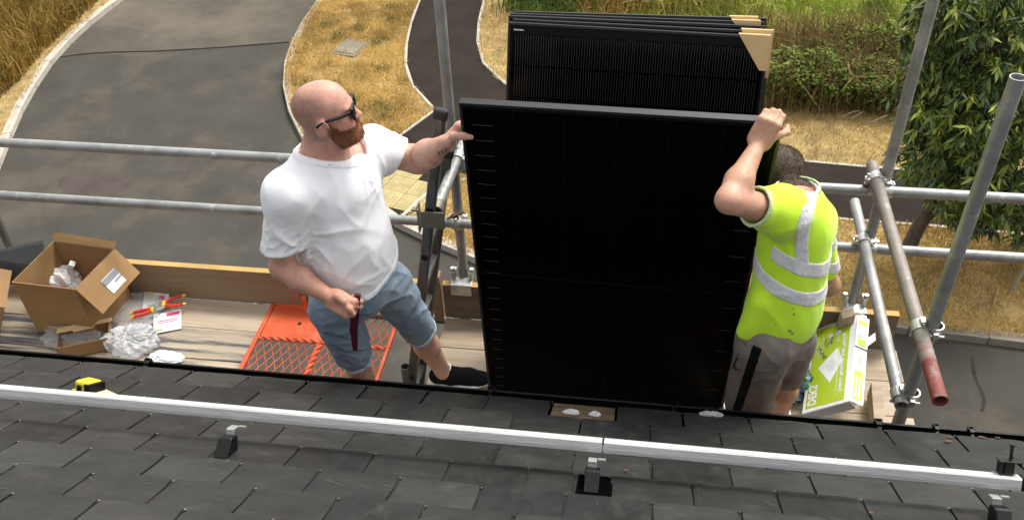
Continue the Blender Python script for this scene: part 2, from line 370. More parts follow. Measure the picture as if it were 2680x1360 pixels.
for ring, n, lim, gr, nm in ((VI, 150000, (-9, 8, 0, 19.5), .15, 'mown dry straw coloured turf between the road and footpath'), (VN, 120000, (-3, 6, 7, 14), .1, 'dry turf strip between the kerb and footpath below the scaffold'), (VF, 150000, (-4, 9, 9, 19.5), .05, 'dry mown turf along the far side of the footpath'), (VL, 20000, (-14, 8, -6, 21), -.1, 'dry turf beside the road at upper left')):
    P = sample(ring, n, lim); g = fnoise(P, 3.2, 5)+.6*fnoise(P, 9, 6); P = P[rng.random(len(P)) < np.clip(.75-.55*g, .12, 1)]
    blades('dry_turf', P, .06, .009, turfcols(P, 11, gr), .9, label=nm)
# ragged turf spilling over the kerbs and edgings
E_ = []
for line in (R1, PL, PR, PD, LK, R23, PEp):
    L_ = [np.array(p) for p in line]
    for a, b in zip(L_[:-1], L_[1:]):
        l = np.linalg.norm(b-a)
        if l > 3 or max(a[1], b[1]) > 20: continue
        k = int(l*260); t = rng.random(k)[:, None]; d_ = unit(b-a); nn_ = V(-d_[1], d_[0], 0); dens = (np.sin((a[0]+a[1])*3.1)+1.2)/2.2
        q_e = a+(b-a)*t+nn_*rng.normal(0, .05, k)[:, None]; E_.append(q_e[rng.random(k) < dens])
P = np.concatenate(E_)[:, :2]
P = P[inpoly(P, VI) | inpoly(P, VN) | inpoly(P, VF) | inpoly(P, VL)]
blades('dry_turf', P, .10, .011, turfcols(P, 51, .25)*.9, 1.0, label='ragged dry grass fringe along the kerbs and path edgings')
# green weeds dotted on the island
P0 = sample(VI, 26, (-9, 9, 0, 18)); P = np.repeat(P0, 120, 0)+rng.normal(0, .09, (26*120, 2)); P = P[inpoly(P, VI)]
blades('green_weeds', P, .06, .016, np.tile(V(.07, .12, .02), (len(P), 1))*rng.uniform(.6, 1.4, (len(P), 1)), .9, label='small green weeds dotted through the straw coloured turf')
# tall dry grass at upper left
ring = G([(-500, -160), (330, -160), (285, -20), (215, 45), (150, 105), (105, 150), (60, 205), (0, 260), (-200, 330)])
P = sample(ring, 34000); hh = np.clip(.42+.28*fnoise(P, .9, 3), .12, .8); c = mixc(np.tile(V(.36, .235, .055), (len(P), 1)), V(.14, .10, .025), .35+.7*fnoise(P, 1.5, 8)+rng.normal(0, .25, len(P))); c = mixc(c, GREEN, (fnoise(P, 1.2, 21)-.55)*2)
blades('tall_dry_grass', P, hh, .018, c*rng.uniform(.7, 1.2, (len(P), 1)), .5, seg=2, label='tall golden brown dry grass beside the road at upper left')
mk('bank_turf', (.24, .27, .06), .95, spec=.1, col2=(.14, .15, .045), scale=3, bump=.02, bscale=20, col3=(.36, .29, .11), scale3=1.2, ramp3=(.5, .7))
# rough bank at upper right
ring = G([(1330, 25), (1420, 62), (1700, 100), (2000, 165), (2380, 175), (3100, 210), (3100, -240), (1300, -240)])
P = sample(ring, 95000); a = fnoise(P, .75, 31); b = fnoise(P, 2.0, 33)
c = mixc(np.tile(V(.33, .43, .060), (len(P), 1)), V(.58, .50, .15), -.05+1.3*a+rng.normal(0, .25, len(P))); c = mixc(c, V(.09, .15, .025), (b-.25)*1.6)
slab('bank_turf', zs(ring, .012), M['bank_turf'], .02); blades('rough_grass', P, np.clip(.20+.17*b, .06, .5), .015, c*rng.uniform(.7, 1.25, (len(P), 1)), .6, seg=2, label='rough green and straw grass covering the bank behind the panels')
def patch(px, rad, n, h, col, col2, name, lab, lean=.5, wd=.018):
    c0 = onz(*px, GZ)[:2]; P = c0+rng.normal(0, 1, (n, 2))*np.array(rad)
    blades(name, P, h, wd, mixc(np.tile(col, (n, 1)), col2, rng.random(n)), lean, seg=2, label=lab)
patch((1455, 20), (.45, .35), 1800, .55, V(.05, .10, .02), V(.11, .17, .04), 'grass_clump', 'dark green grass clump at the foot of the bank')
patch((1580, 15), (.5, .4), 1500, .5, V(.42, .27, .08), V(.25, .16, .05), 'grass_clump', 'golden dry grass clump behind the stacked panels')
patch((1800, 25), (.7, .35), 1300, .6, V(.40, .34, .10), V(.26, .27, .06), 'grass_clump', 'pale seeding grass stems above the panel stack')
patch((2080, 120), (.9, .35), 800, .6, V(.36, .27, .10), V(.22, .18, .06), 'grass_clump', 'pale dry stems standing behind the bramble undergrowth')
patch((2230, 190), (.7, .3), 900, .7, V(.22, .15, .07), V(.13, .10, .05), 'grass_clump', 'brown withered stalks rising out of the bramble undergrowth')
def leaves(name, P, size, cols, asp=.45, droop=.3, mtl='leaf', up=None, parent=None, fold=.25):
    n = len(P); az = rng.uniform(0, 6.28, n); el = rng.normal(-droop, .45, n) if up is None else up
    if isinstance(up, tuple): az, el = up
    d = np.stack([np.cos(az)*np.cos(el), np.sin(az)*np.cos(el), np.sin(el)], 1)
    s = np.stack([-np.sin(az), np.cos(az), np.zeros(n)], 1); rl = rng.normal(0, .5, n)
    u = np.cross(s, d); s2 = s*np.cos(rl)[:, None]+u*np.sin(rl)[:, None]; u2 = np.cross(s2, d)
    L = (size*(.45+.9*rng.random(n)))[:, None]; W = L*asp
    mid = P+d*L*.45; a = mid+s2*W*.5+u2*W*fold; b = mid-s2*W*.5+u2*W*fold; tip = P+d*L-V(0, 0, 1)*L*.12
    v = np.stack([P, a, tip, b], 1).reshape(-1, 3); i = np.arange(n)[:, None]*4
    f = np.concatenate([i+np.array([0, 1, 2]), i+np.array([0, 2, 3])])
    return np_mesh(name, v, f, M[mtl], np.repeat(cols, 4, 0), parent=parent)
# bramble undergrowth at the foot of the bank
n = 26000; ring = G([(1985, 215), (2080, 160), (2250, 150), (2400, 190), (2560, 230), (2700, 245), (2700, 312), (2420, 318), (2250, 306), (2120, 300), (1990, 296)])
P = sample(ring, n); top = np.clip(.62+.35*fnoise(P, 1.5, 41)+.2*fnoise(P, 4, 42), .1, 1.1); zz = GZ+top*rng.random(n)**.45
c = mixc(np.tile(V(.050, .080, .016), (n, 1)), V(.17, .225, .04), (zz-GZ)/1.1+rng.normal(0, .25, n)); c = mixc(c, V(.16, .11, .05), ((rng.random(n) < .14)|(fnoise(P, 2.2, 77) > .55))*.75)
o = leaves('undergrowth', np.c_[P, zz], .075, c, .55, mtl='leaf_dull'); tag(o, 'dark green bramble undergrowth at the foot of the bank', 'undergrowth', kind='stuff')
P2 = sample(ring, 1800); blades('dead_stalks', P2, 1.0, .013, np.tile(V(.24, .16, .07), (1800, 1))*rng.uniform(.5, 1.4, (1800, 1)), .45, seg=2, label='thin brown dead stalks among the brambles', cat='stalks')
# a few cut branches lying in front of the brambles
mk('dead_wood', (.34, .26, .17), .9, var=.3, scale=20)
for k, (a, b) in enumerate((((2205, 305), (2252, 290)), ((2228, 312), (2262, 292)), ((2280, 322), (2325, 302)))):
    A, B = onz(*a, GZ+.06), onz(*b, GZ+.16); mb = MB(); mb.path([A, (A+B)/2+V(.03, 0, .04), B], [.016, .013, .007], 6)
    thing('dead_branch', mb, M['dead_wood'], ['thin dead branch lying left of the others below the brambles', 'thin dead branch lying between two others below the brambles', 'thin dead branch lying nearest the tree below the brambles'][k], 'branch', 'dead branches below the brambles')

# ------------------------------------------------------------------ the young tree
TY = 10.35
base = onz(2372, 655, GZ); tree = empty('leafy_tree', base, 'young broadleaf tree with long drooping leaves and a leaning trunk', 'tree')
tp_ = [base-V(0, 0, .1), ony(2400, 600, TY), ony(2432, 548, TY), ony(2470, 470, TY), ony(2500, 380, TY), ony(2530, 260, TY), ony(2555, 120, TY), ony(2570, 0, TY)]
mb = MB(); mb.path(curve([np.array(p) for p in tp_], 4), np.linspace(.105, .02, 29), 10)
blobs = [(2560, -60, .0, .55), (2462, 20, -.2, .34), (2445, 110, -.1, .38), (2500, 190, .1, .62), (2640, 110, -.3, .62), (2720, 20, .2, .7), (2452, 270, -.3, .52), (2560, 300, -.5, .75), (2690, 250, -.2, .75),
         (2428, 380, -.1, .44), (2500, 415, -.6, .62), (2640, 420, -.5, .75), (2760, 380, .1, .8), (2440, 440, .2, .32), (2560, 505, -.2, .50), (2670, 520, -.2, .55), (2545, 575, .0, .22), (2760, 540, .2, .6), (2520, 120, .5, .42)]
BC = [(ony(x, y, TY+dy), r) for x, y, dy, r in blobs]
trunkpts = np.array(curve([np.array(p) for p in tp_], 4))
for c, r in BC:
    k = int(np.argmin(np.linalg.norm(trunkpts[6:]-(c-V(0, 0, .6)), axis=1)))+6; a = trunkpts[k]; mb.path([a, a*.5+c*.5+V(0, 0, .12), c], [.035, .022, .008], 6)
mb.build('trunk', M['bark'], tree, smooth=True)
LP, LA, LE, LC = [], [], [], []
tw = MB()
for c, r in BC:
    nc = int(330*r*r+36)
    d = rng.normal(size=(nc, 3)); d /= np.linalg.norm(d, axis=1)[:, None]; rad = r*(.35+.68*rng.random(nc)**.45)
    ctr = c+d*rad[:, None]*np.array([1, 1, .92])
    for p in ctr:
        k = rng.integers(7, 13); a0 = rng.uniform(0, 6.28); az = a0+np.arange(k)*6.283/k+rng.normal(0, .25, k); el = rng.normal(-.75, .35, k)
        tone = rng.uniform(.6, 1.25); yl = rng.random()
        LP.append(np.repeat(p[None], k, 0)+rng.normal(0, .015, (k, 3))); LA.append(az); LE.append(el)
        base_c = V(.048, .092, .013) if yl < .40 else (V(.105, .165, .020) if yl < .72 else V(.29, .345, .052))
        LC.append(np.tile(base_c*tone, (k, 1)))
LP = np.concatenate(LP); LA = np.concatenate(LA); LE = np.concatenate(LE); LC = np.concatenate(LC)
cr = leaves('crown', LP-np.array(base), .138, LC*rng.uniform(.6, 1.4, (len(LC), 1)), .27, up=(LA, LE), parent=tree)
# thin stake standing in the verge right of the tree, and a marker post at upper left
mk('galv_dull', (.42, .43, .42), .55, .6, var=.25, scale=20)
A = onz(2640, 765, GZ); mb = MB(); mb.tube(A-V(0, 0, .1), A+V(.10, .05, .42), .022, 10); mb.box(A+V(.1, .05, .44), (.06, .06, .05))
thing('verge_stake', mb, M['galv_dull'], 'short grey stake in the dry turf at the right edge', 'stake')
mk('post_white', (.7, .7, .68), .6)
A = onz(123, 22, GZ); mb = MB(); mb.box(A+V(0, 0, .5), (.09, .09, 1.0)); mb.box(A+V(0, 0, 1.02), (.12, .12, .05))
thing('marker_post', mb, M['post_white'], 'pale marker post standing in tall grass at upper left', 'post', bevel=.008)
# ================================================================== HOUSE: roof, slates, gutter, wall
PIT = R_(31.15); CP, SP = math.cos(PIT), math.sin(PIT)
def RP(x, s, h=0.0): return V(x, 2.456-s*CP+h*SP, .62+s*SP+h*CP)     # x along the eave, s up the slope, h out of the roof
RF = np.array([[1, 0, 0], [0, -CP, SP], [0, -SP, -CP]]).T            # columns: x, upslope, into roof
RRot = np.array([V(1, 0, 0), V(0, CP, -SP), V(0, SP, CP)]).T         # columns: x, downslope, out of roof
mk('slate', (.0315, .0315, .0300), .50, col2=(.0195, .0195, .019), scale=7, ramp=(.3, .7), bump=.0022, bscale=34, stretch=(1, 1.5, 1), col3=(.050, .049, .044), scale3=9, ramp3=(.56, .80), rvar=.14, spec=.2)
mk('slate_b', (.0255, .0255, .0245), .52, col2=(.0155, .0155, .015), scale=9, ramp=(.3, .7), bump=.0022, bscale=40, stretch=(1.4, 1, 1), col3=(.046, .044, .039), scale3=12, ramp3=(.56, .78), rvar=.14, spec=.2)
mk('slate_c', (.0390, .0385, .0365), .48, col2=(.024, .024, .023), scale=6, ramp=(.3, .7), bump=.0022, bscale=30, stretch=(1, 1.6, 1), col3=(.062, .060, .054), scale3=10, ramp3=(.56, .8), rvar=.12, spec=.25)
mk('felt_gap_shade', (.002, .002, .002), .95, spec=0.0); mk('steel_bright', (.75, .74, .72), .3, 1.0)  # black serves the roof underlay and the painted shade in the hook gap
mk('gutter_plastic', (.005, .005, .005), .4, bump=.001, bscale=200, spec=.2)
mk('brick', (.30, .14, .09), .9, var=.35, scale=12, bump=.006, bscale=40)
mk('fascia', (.03, .03, .032), .4)
mk('lichen', (.17, .065, .02), .9, var=.4, scale=40); mk('scuff', (.13, .125, .11), .9)
house = empty('house', (0, 1.0, GZ), 'house with a dark slate roof in the foreground', 'house')
mb = MB(); mb.box((-.5, -.5, -2.3), (9.4, 5.0, 4.7)); mb.build('wall', M['brick'], house)
mb = MB(); mb.box((-.5, 2.34, .47), (9.4, .022, .2)); mb.build('fascia', M['fascia'], house)
mb = MB(); a, b, c, d = RP(-5.2, .02, -.036), RP(4.2, .02, -.036), RP(4.2, 3.4, -.036), RP(-5.2, 3.4, -.036)
mb.hexa([p-V(0, 0, .05) for p in (a, b, c, d)]+[a, b, c, d]); roof = mb.build('roof', M['felt_gap_shade'], house)
def slate_mesh(seed, wd=.2405, ln=.5, th=.0075, cut=None):
    r = random.Random(seed); pts = []; x0, x1 = -wd/2, wd/2
    if cut: x0, x1 = cut
    n = 9
    for i in range(n): t = i/(n-1); pts.append((x0+(x1-x0)*t, r.uniform(-.0022, .0022)))          # tail
    pts[0] = (x0+.003, .004); pts[n-1] = (x1-.003-.006*r.random(), .005)
    for i in range(1, 8): pts.append((x1+r.uniform(-.0014, .0008), ln*i/8))
    pts.append((x1, ln)); pts.append((x0, ln))
    for i in range(7, 0, -1): pts.append((x0+r.uniform(-.0008, .0014), ln*i/8))
    mb = MB(); mb.extrude([V(x, y, -th) for x, y in pts], V(0, 0, th)); return mb
SMESH = [slate_mesh(k).mesh('slate', M[('slate', 'slate_b', 'slate', 'slate_c', 'slate_b', 'slate')[k % 6]], bevel=.0012, seg=1) for k in range(12)]
mb = MB(); mb.tube((0, 0, 0), (0, 0, .005), .0032, 8); RIV = mb.mesh('rivet', M['steel_bright'])
SB = np.array([V(1, 0, 0), V(0, -CP, SP), V(0, SP, CP)]).T            # local slate frame: x, upslope, out
tails = [.066, .250, .432, .610, .786, .961]+[.961+.177*k for k in range(1, 8)]
def place_slate(me, xc, i, jit=True):
    o = link('slate', me, roof); j = random.uniform
    s = tails[i]+(j(-.003, .003) if jit else 0); tilt = Matrix.Rotation(-.040+j(-.003, .003), 3, 'X') @ Matrix.Rotation(j(-.008, .008), 3, 'Z') @ Matrix.Rotation(j(-.006, .006), 3, 'Y')
    Rm = Matrix(SB.tolist()) @ tilt; o.matrix_local = Matrix.Translation(Vector(RP(xc+j(-.0015, .0015), s, 0))-root_loc(roof)) @ Rm.to_4x4(); return o
hole_cut = slate_mesh(99, cut=(-.1202, .020)).mesh('slate', M['slate'], bevel=.0012, seg=1)
for i in range(len(tails)):
    off = .2135 if i % 2 == 0 else .0925
    for k in range(-15, 9):
        xj = off+.2465*k; xc = xj+.2465/2       # slate between joints xj and xj+pitch
        if xc < -3.6 or xc > 2.3: continue
        if i == 0 and abs(xc-(-.156)) < .06: continue            # slipped slate: the gap at the eave
        if i == 4 and abs(xc-(-.156)) < .06: o = place_slate(hole_cut, xc, i)
        else: o = place_slate(SMESH[random.randrange(12)], xc, i)
        rv = link('rivet', RIV, o); rv.location = (.123, .012 if random.random() < .8 else .02, -.004); rv.scale = (1, 1, 1)
# exposed timber where the eave slate is missing
mk('old_timber', (.15, .10, .045), .85, col2=(.05, .034, .02), scale=14, ramp=(.35, .7), bump=.004, bscale=50, stretch=(.4, 2, 1), col3=(.42, .38, .30), scale3=11, ramp3=(.6, .72))
mb = MB(); mb.box(RP(-.156, .155, -.016), (.236, .19, .012), SB); mb.build('exposed_batten', M['old_timber'], roof)
mk('clear_plastic', (.85, .86, .86), .18, trans=.55, bump=.02, bscale=30, spec=.6)
# small lichen spots and scuffs on the slates
spots = MB(); scr = MB()
for x, y, r in ((2488, 1142, .012), (2480, 1152, .014), (2570, 1142, .013), (2612, 1144, .009), (2280, 1339, .008), (1640, 1228, .010)):
    p = onpl(x, y, RP(0, 0, .0045), V(0, SP, CP)); n = 9; spots.add([p+SB@V(r*math.cos(6.28*k/n)*random.uniform(.6, 1.3), .6*r*math.sin(6.28*k/n)*random.uniform(.6, 1.3), 0) for k in range(n)], [tuple(range(n))])
spots.build('lichen', M['lichen'], roof)
for _ in range(150):
    x = random.uniform(-2.6, 1.4); s = random.uniform(.12, 1.35); l = random.uniform(.008, .05); a = random.uniform(-.7, .7)+(1.57 if random.random() < .25 else 0); wv = random.uniform(.0005, .0014)
    i = max(k for k in range(len(tails)) if tails[k] <= s+1e-6); h = -(s-tails[i])*.040+.0022
    d = V(math.cos(a), math.sin(a), 0)*l; q = V(-math.sin(a), math.cos(a), 0)*wv; p = RP(x, s, h)
    scr.add([p+SB@(-d-q), p+SB@(d-q*.2), p+SB@(d*1.02), p+SB@(-d+q)], [(0, 1, 2, 3)])
scr.build('scuff_marks', M['scuff'], roof)['kind'] = 'stuff'
# gutter: half-round channel with a rolled outer lip
GY, GZ_ = 2.425, .575
prof = [(GY+.056*math.cos(t), GZ_+.056*math.sin(t)) for t in np.linspace(math.pi, 2*math.pi, 15)]
prof = [(GY-.056, GZ_+.012)]+prof+[(GY+.056, GZ_+.014), (GY+.063, GZ_+.016), (GY+.066, GZ_+.006), (GY+.062, GZ_)]+[(GY+.060*math.cos(t), GZ_+.060*math.sin(t)) for t in np.linspace(2*math.pi, math.pi, 15)]
mb = MB(); mb.extrude([V(-5.0, y, z) for y, z in prof], V(9.0, 0, 0)); gut = mb.build('gutter', M['gutter_plastic'], house, smooth=True)
for x in (-2.02, -.54, .19, .96, 1.17, 1.295):
    mb = MB(); wdt = .03 if x < 1.1 else .022
    mb.box((x, GY+.064, GZ_+.012), (wdt, .018, .030)); mb.box((x, GY+.055, GZ_+.024), (wdt*.8, .03, .006)); mb.box((x, GY+.0, GZ_+.017), (wdt*.6, .12, .004)); mb.box((x, GY+.068, GZ_-.02), (wdt, .012, .05))
    mb.build('gutter_clip', M['gutter_plastic'], gut, bevel=.002)

# ------------------------------------------------------------------ mounting rails, hooks, clamp
mk('aluminium', (.58, .58, .57), .5, .25, col2=(.45, .455, .455), scale=6, ramp=(.3, .7), stretch=(.35, 3, 3), bump=.0012, bscale=60, col3=(.68, .68, .665), scale3=5, ramp3=(.5, .75))
mk('black_plastic', (.006, .006, .0065), .38, bump=.001, bscale=80, spec=.25); mk('black_metal', (.016, .016, .017), .45, .3)
mk('hood_grey', (.016, .0155, .015), .7, spec=.1, var=.2, scale=20)
rs0, rs1, rh0, rh1 = .797, .828, .082, .119
def rail(x0, x1, name, label, ends):
    P = [(rs0, rh0), (rs0, rh1), (rs0+.005, rh1), (rs0+.0055, rh1-.0008), (rs1-.002, rh1-.0008), (rs1, rh1-.004), (rs1+.0012, rh1-.006), (rs1+.0012, rh0+.010), (rs1, rh0)]
    mb = MB(); mb.extrude([RP(x0, s, h) for s, h in P], V(x1-x0, 0, 0))
    root = empty(name, RP((x0+x1)/2, rs0, rh0), label, 'rail', 'aluminium mounting rails on the roof'); mb.build('channel', M['aluminium'], root)
    if ends:
        mb = MB(); c = RP(x1+.007, (rs0+rs1)/2-.002, (rh0+rh1)/2); mb.box(c, (.012, .033, .041), SB); mb.build('end_cap', M['black_plastic'], root, bevel=.002)
rail(-4.6, -.0625, 'mounting_rail', 'long silver aluminium mounting rail crossing the roof on the left', False)
rail(-.0565, 1.131, 'mounting_rail', 'shorter silver aluminium mounting rail on the right, with a black end cap', True)
mk('alu_dull', (.36, .36, .35), .5, .3)
def hook(x, label, ds=0.0):
    root = empty('roof_hook', RP(x, .93+ds, 0), label, 'roof hook', 'roof hooks under the rail')
    mb = MB(); e = ds
    mb.box(RP(x-.003, .842+e*.5, .062), (.026, .036, .005), SB); mb.box(RP(x-.003, .856+e, .054), (.026, .005, .018), SB); mb.box(RP(x+.024, .838, .064), (.024, .010, .006), SB)
    mb.build('bracket', M['alu_dull'], root, bevel=.001)
    w_ = .022
    P = [(.935, -.004), (.898, .046), (.890, .050), (.856, .046), (.853, .038), (.851, -.004)]
    mb = MB(); mb.extrude([RP(x-w_, s+e, h) for s, h in P], V(2*w_, 0, 0)); sl_ = mb.build('hood', M['black_plastic'], root, bevel=.004)
    mb = MB(); mb.hexa([RP(x-w_+.002, .9365+e, -.002), RP(x+w_-.002, .9365+e, -.002), RP(x+w_-.004, .900+e, .0455), RP(x-w_+.004, .900+e, .0455), RP(x-w_+.002, .9385+e, .000), RP(x+w_-.002, .9385+e, .000), RP(x+w_-.004, .902+e, .0475), RP(x-w_+.004, .902+e, .0475)]); mb.build('ramp', M['hood_grey'], sl_)
hook(-.084, 'black roof hook standing in a square gap in the slates below the rail joint')
hook(-1.225, 'black roof hook under the left rail, farthest left of the hooks', .012)
hook(1.062, 'black roof hook below the right end of the rail', -.0)
mb = MB(); mb.box(RP(-.075, .874, -.0045), (.105, .15, .004), SB); tag(mb.build('gap_shade_sheet', M['felt_gap_shade'], roof))  # near-black sheet: shade inside the slate gap, painted as colour
# splice blocks seen in the gap between the two rails
mb = MB(); mb.box(RP(-.0595, .815, .092), (.05, .012, .014), SB); thing('rail_splice', mb, M['aluminium'], 'small silver splice joining the two mounting rails', 'splice')
cl = empty('end_clamp', RP(1.098, .80, rh1), 'black panel clamp with an upright bolt on the right rail end', 'clamp')
mb = MB(); mb.box(RP(1.10, .803, rh1+.019), (.026, .024, .036), SB); mb.box(RP(1.078, .800, rh1+.016), (.006, .034, .034), SB); mb.box(RP(1.100, .800, rh1+.040), (.058, .036, .004), SB); mb.box(RP(1.13, .800, rh1+.034), (.004, .036, .016), SB); mb.build('clamp_body', M['black_metal'], cl, bevel=.0015)
mb = MB(); mb.tube(RP(1.104, .802, rh1+.04), RP(1.104, .802, rh1+.085), .0048, 10); mb.tube(RP(1.104, .802, rh1+.085), RP(1.104, .802, rh1+.089), .0085, 6); mb.build('bolt', M['black_metal'], cl)
# tape measure and a wood offcut on the slates
mk('tape_yellow', (.72, .56, .02), .4, var=.1); mk('pine', (.62, .46, .26), .75, var=.25, scale=10, stretch=(1, 6, 1))
tc_ = RP(-1.962, .475, .0); tmr = empty('tape_measure', tc_, 'yellow and black tape measure lying on the slates above the rail', 'tape measure')
Rt = SB @ rotm(.35); bx = lambda mb, c, s_: mb.box(tc_+Rt@np.array(c), s_, Rt)
mb = MB(); bx(mb, (0, 0, .030), (.074, .066, .052)); mb.build('case', M['tape_yellow'], tmr, bevel=.010)
mb = MB(); bx(mb, (.034, .0, .028), (.026, .074, .046)); bx(mb, (-.005, .036, .026), (.02, .008, .034)); bx(mb, (-.040, -.012, .022), (.014, .034, .034)); mb.build('grip', M['black_plastic'], tmr, bevel=.006)
mb = MB(); bx(mb, (-.052, .01, .010), (.03, .022, .004)); mb.build('blade_tip', M['tape_yellow'], tmr)
mb = MB(); A = RP(-1.885, .49, .006); Rw = SB @ rotm(.42); mb.hexa([A+Rw@V(*q) for q in ((-.07, -.035, 0), (.11, -.012, 0), (.12, .012, 0), (-.05, .035, 0), (-.07, -.030, .012), (.11, -.010, .008), (.12, .010, .008), (-.05, .030, .012))])
thing('wood_offcut', mb, M['pine'], 'pale splintered wood offcut lying beside the tape measure', 'offcut')

# ================================================================== SCAFFOLD
mk('galv', (.37, .375, .36), .5, .45, col2=(.22, .225, .215), scale=9, ramp=(.3, .68), bump=.0015, bscale=70, col3=(.62, .62, .58), scale3=14, ramp3=(.6, .72), rvar=.12)
mk('galv_dark', (.17, .175, .165), .5, .5, col2=(.11, .115, .11), scale=9, ramp=(.3, .68), bump=.0015, bscale=70, col3=(.42, .42, .40), scale3=14, ramp3=(.6, .72), rvar=.12)
mk('galv_old', (.27, .245, .215), .6, .3, col2=(.165, .14, .12), scale=9, ramp=(.3, .68), bump=.002, bscale=70, col3=(.66, .65, .61), scale3=10, ramp3=(.63, .70))
mk('red_worn', (.30, .050, .036), .6, col2=(.20, .045, .034), scale=9, bump=.002, bscale=60, col3=(.24, .215, .19), scale3=12, ramp3=(.40, .54))
mk('red_paint', (.22, .046, .036), .65, col2=(.155, .036, .030), scale=9, bump=.002, bscale=60, col3=(.24, .17, .145), scale3=13, ramp3=(.55, .68))
mk('coupler_steel', (.60, .60, .57), .42, .7, col2=(.38, .37, .34), scale=30, bump=.002, bscale=90, col3=(.20, .10, .06), scale3=16, ramp3=(.64, .78))
mk('rust', (.16, .06, .035), .8, var=.4, scale=40)
mk('board', (.46, .37, .26), .85, col2=(.30, .23, .155), scale=5, ramp=(.3, .7), bump=.004, bscale=26, stretch=(.35, 5, 5), col3=(.17, .155, .145), scale3=2.2, ramp3=(.60, .72))
mk('board_b', (.52, .43, .32), .85, col2=(.37, .29, .20), scale=5, ramp=(.3, .7), bump=.004, bscale=26, stretch=(.35, 5, 5), col3=(.22, .205, .195), scale3=2.6, ramp3=(.62, .74))
mk('board_grimy', (.47, .39, .29), .88, col2=(.33, .27, .19), scale=5, bump=.004, bscale=26, stretch=(.4, 5, 5), col3=(.085, .085, .088), scale3=3.2, ramp3=(.44, .56))
mk('toe_wood', (.29, .20, .12), .8, col2=(.20, .135, .08), scale=4, ramp=(.3, .7), bump=.003, bscale=26, stretch=(.3, 5, 5))
mk('toe_wood_dark', (.19, .14, .09), .85, col2=(.11, .085, .06), scale=4, bump=.003, bscale=26, stretch=(.3, 5, 5))
mk('yellow_edge', (.44, .29, .085), .8, col2=(.33, .22, .075), scale=6)
TR = .02415
sc = empty('scaffold', (-.9, 3.6, GZ), 'galvanised tube scaffold with timber boards and guard rails along the eave', 'scaffold')
def tube(name, a, b, mtl='galv', hollow=False):
    mb = MB(); mb.tube(a, b, TR, 20, inner=.0205 if hollow else None); return mb.build(name, M[mtl], sc, smooth=True)
RY, SY, ZT, ZM = 3.55, 3.600, .950, .612
stA = tube('standard', (-.885, SY, GZ), (-.885, SY, 2.9)); stB = tube('standard', (1.088, SY, GZ), (1.088, SY, 2.9)); stD = tube('standard', (-3.50, SY, GZ), (-3.50, SY, 1.25), 'galv_dark'); stC = tube('standard', (1.073, 2.585, GZ), (1.073, 2.585, 2.005), 'galv', True)
tube('standard', (-2.4, 2.62, GZ), (-2.4, 2.62, -.06)); tube('standard', (-.35, 2.62, GZ), (-.35, 2.62, -.06)); tube('standard', (-1.10, 3.085, GZ), (-1.10, 3.085, .055), 'galv_dark', True)
gT = tube('guard_rail', (-4.3, RY, ZT+.012), (3.2, RY, ZT-.028)); gM = tube('guard_rail', (-4.3, RY, ZM+.012), (3.2, RY, ZM-.010))
rR_z = 1.000; P0, P1, P2, P3 = [V(1.034, y, rR_z-.004) for y in (3.66, 2.60, 2.41, 2.235)]
mb = MB(); mb.tube(P0, P1, TR+.002, 20, mi=0, inner=.0205); mb.tube(P1, P2, TR+.002, 20, mi=1, cap=False); mb.tube(P2, P3, TR+.002, 20, mi=2, inner=.0205); rR = mb.build('return_rail', [M['galv_old'], M['red_worn'], M['red_paint']], sc, smooth=True)
rG = tube('return_rail', (1.052, 3.86, .655), (1.040, 2.530, .645), 'galv', True)
trn = tube('transom', (-.866, 3.13, 1.000), (-.838, 3.95, 1.0), 'galv', True)
for z in (-.065,): tube('ledger', (-4.3, 3.62, z-.05), (1.22, 3.62, z-.05), 'galv_dark'); tube('ledger', (-4.3, 2.62, z-.05), (1.22, 2.62, z-.05), 'galv_dark')
for x in (-3.3, -2.1, -.93, .2, 1.15): tube('transom', (x, 2.5, -.063), (x, 3.75, -.063), 'galv_dark')
def coupler(a, axA, b, axB, parent, bolt=1):
    """two hinged bands round two crossing tubes, with saddle, eye bolts and nuts"""
    a, b = np.asarray(a, float), np.asarray(b, float); axA, axB = unit(axA), unit(axB); mb = MB()
    for c, ax, o in ((a, axA, b-a), (b, axB, a-b)):
        F = frame(ax, o); n = 18; r0, r1, hw = TR+.001, TR+.0062, .024
        an = [2*math.pi*i/n for i in range(n)]
        ring = lambda z, r: [c+F@V(r*math.cos(t), r*math.sin(t), z) for t in an]
        mb.add(ring(-hw, r0)+ring(-hw, r1)+ring(hw, r1)+ring(hw, r0), [q for i in range(n) for j in [(i+1) % n] for q in ((i, j, n+j, n+i), (n+i, n+j, 2*n+j, 2*n+i), (2*n+i, 2*n+j, 3*n+j, 3*n+i))])
        rim = hw*.9
        for sgn in (1, -1):   # lugs and bolt ends either side
            p = c+F[:, 1]*sgn*(TR+.012)+F[:, 0]*.004; mb.box(p, (.018, .018, .030), F)
            if sgn == bolt: mb.tube(p-F[:, 0]*.03, p+F[:, 0]*.042, .0055, 8); mb.tube(p+F[:, 0]*.018, p+F[:, 0]*.034, .012, 6)
            else: mb.tube(p-F[:, 2]*.022, p+F[:, 2]*.022, .006, 8)
    mid = (a+b)/2; F = frame(b-a, axA); mb.box(mid, (.046, .046, max(.006, np.linalg.norm(b-a)-2*TR)), F)
    o = mb.build('coupler', M['coupler_steel'], parent, smooth=False); 
    mb = MB()
    for c, ax, o2 in ((a, axA, b-a), (b, axB, a-b)):
        F = frame(ax, o2); p = c+F[:, 1]*bolt*(TR+.012)+F[:, 0]*.004; mb.tube(p+F[:, 0]*.022, p+F[:, 0]*.038, .0128, 6)
    mb.build('nut', M['rust'], o)
X_, Y_, Z_ = V(1, 0, 0), V(0, 1, 0), V(0, 0, 1)
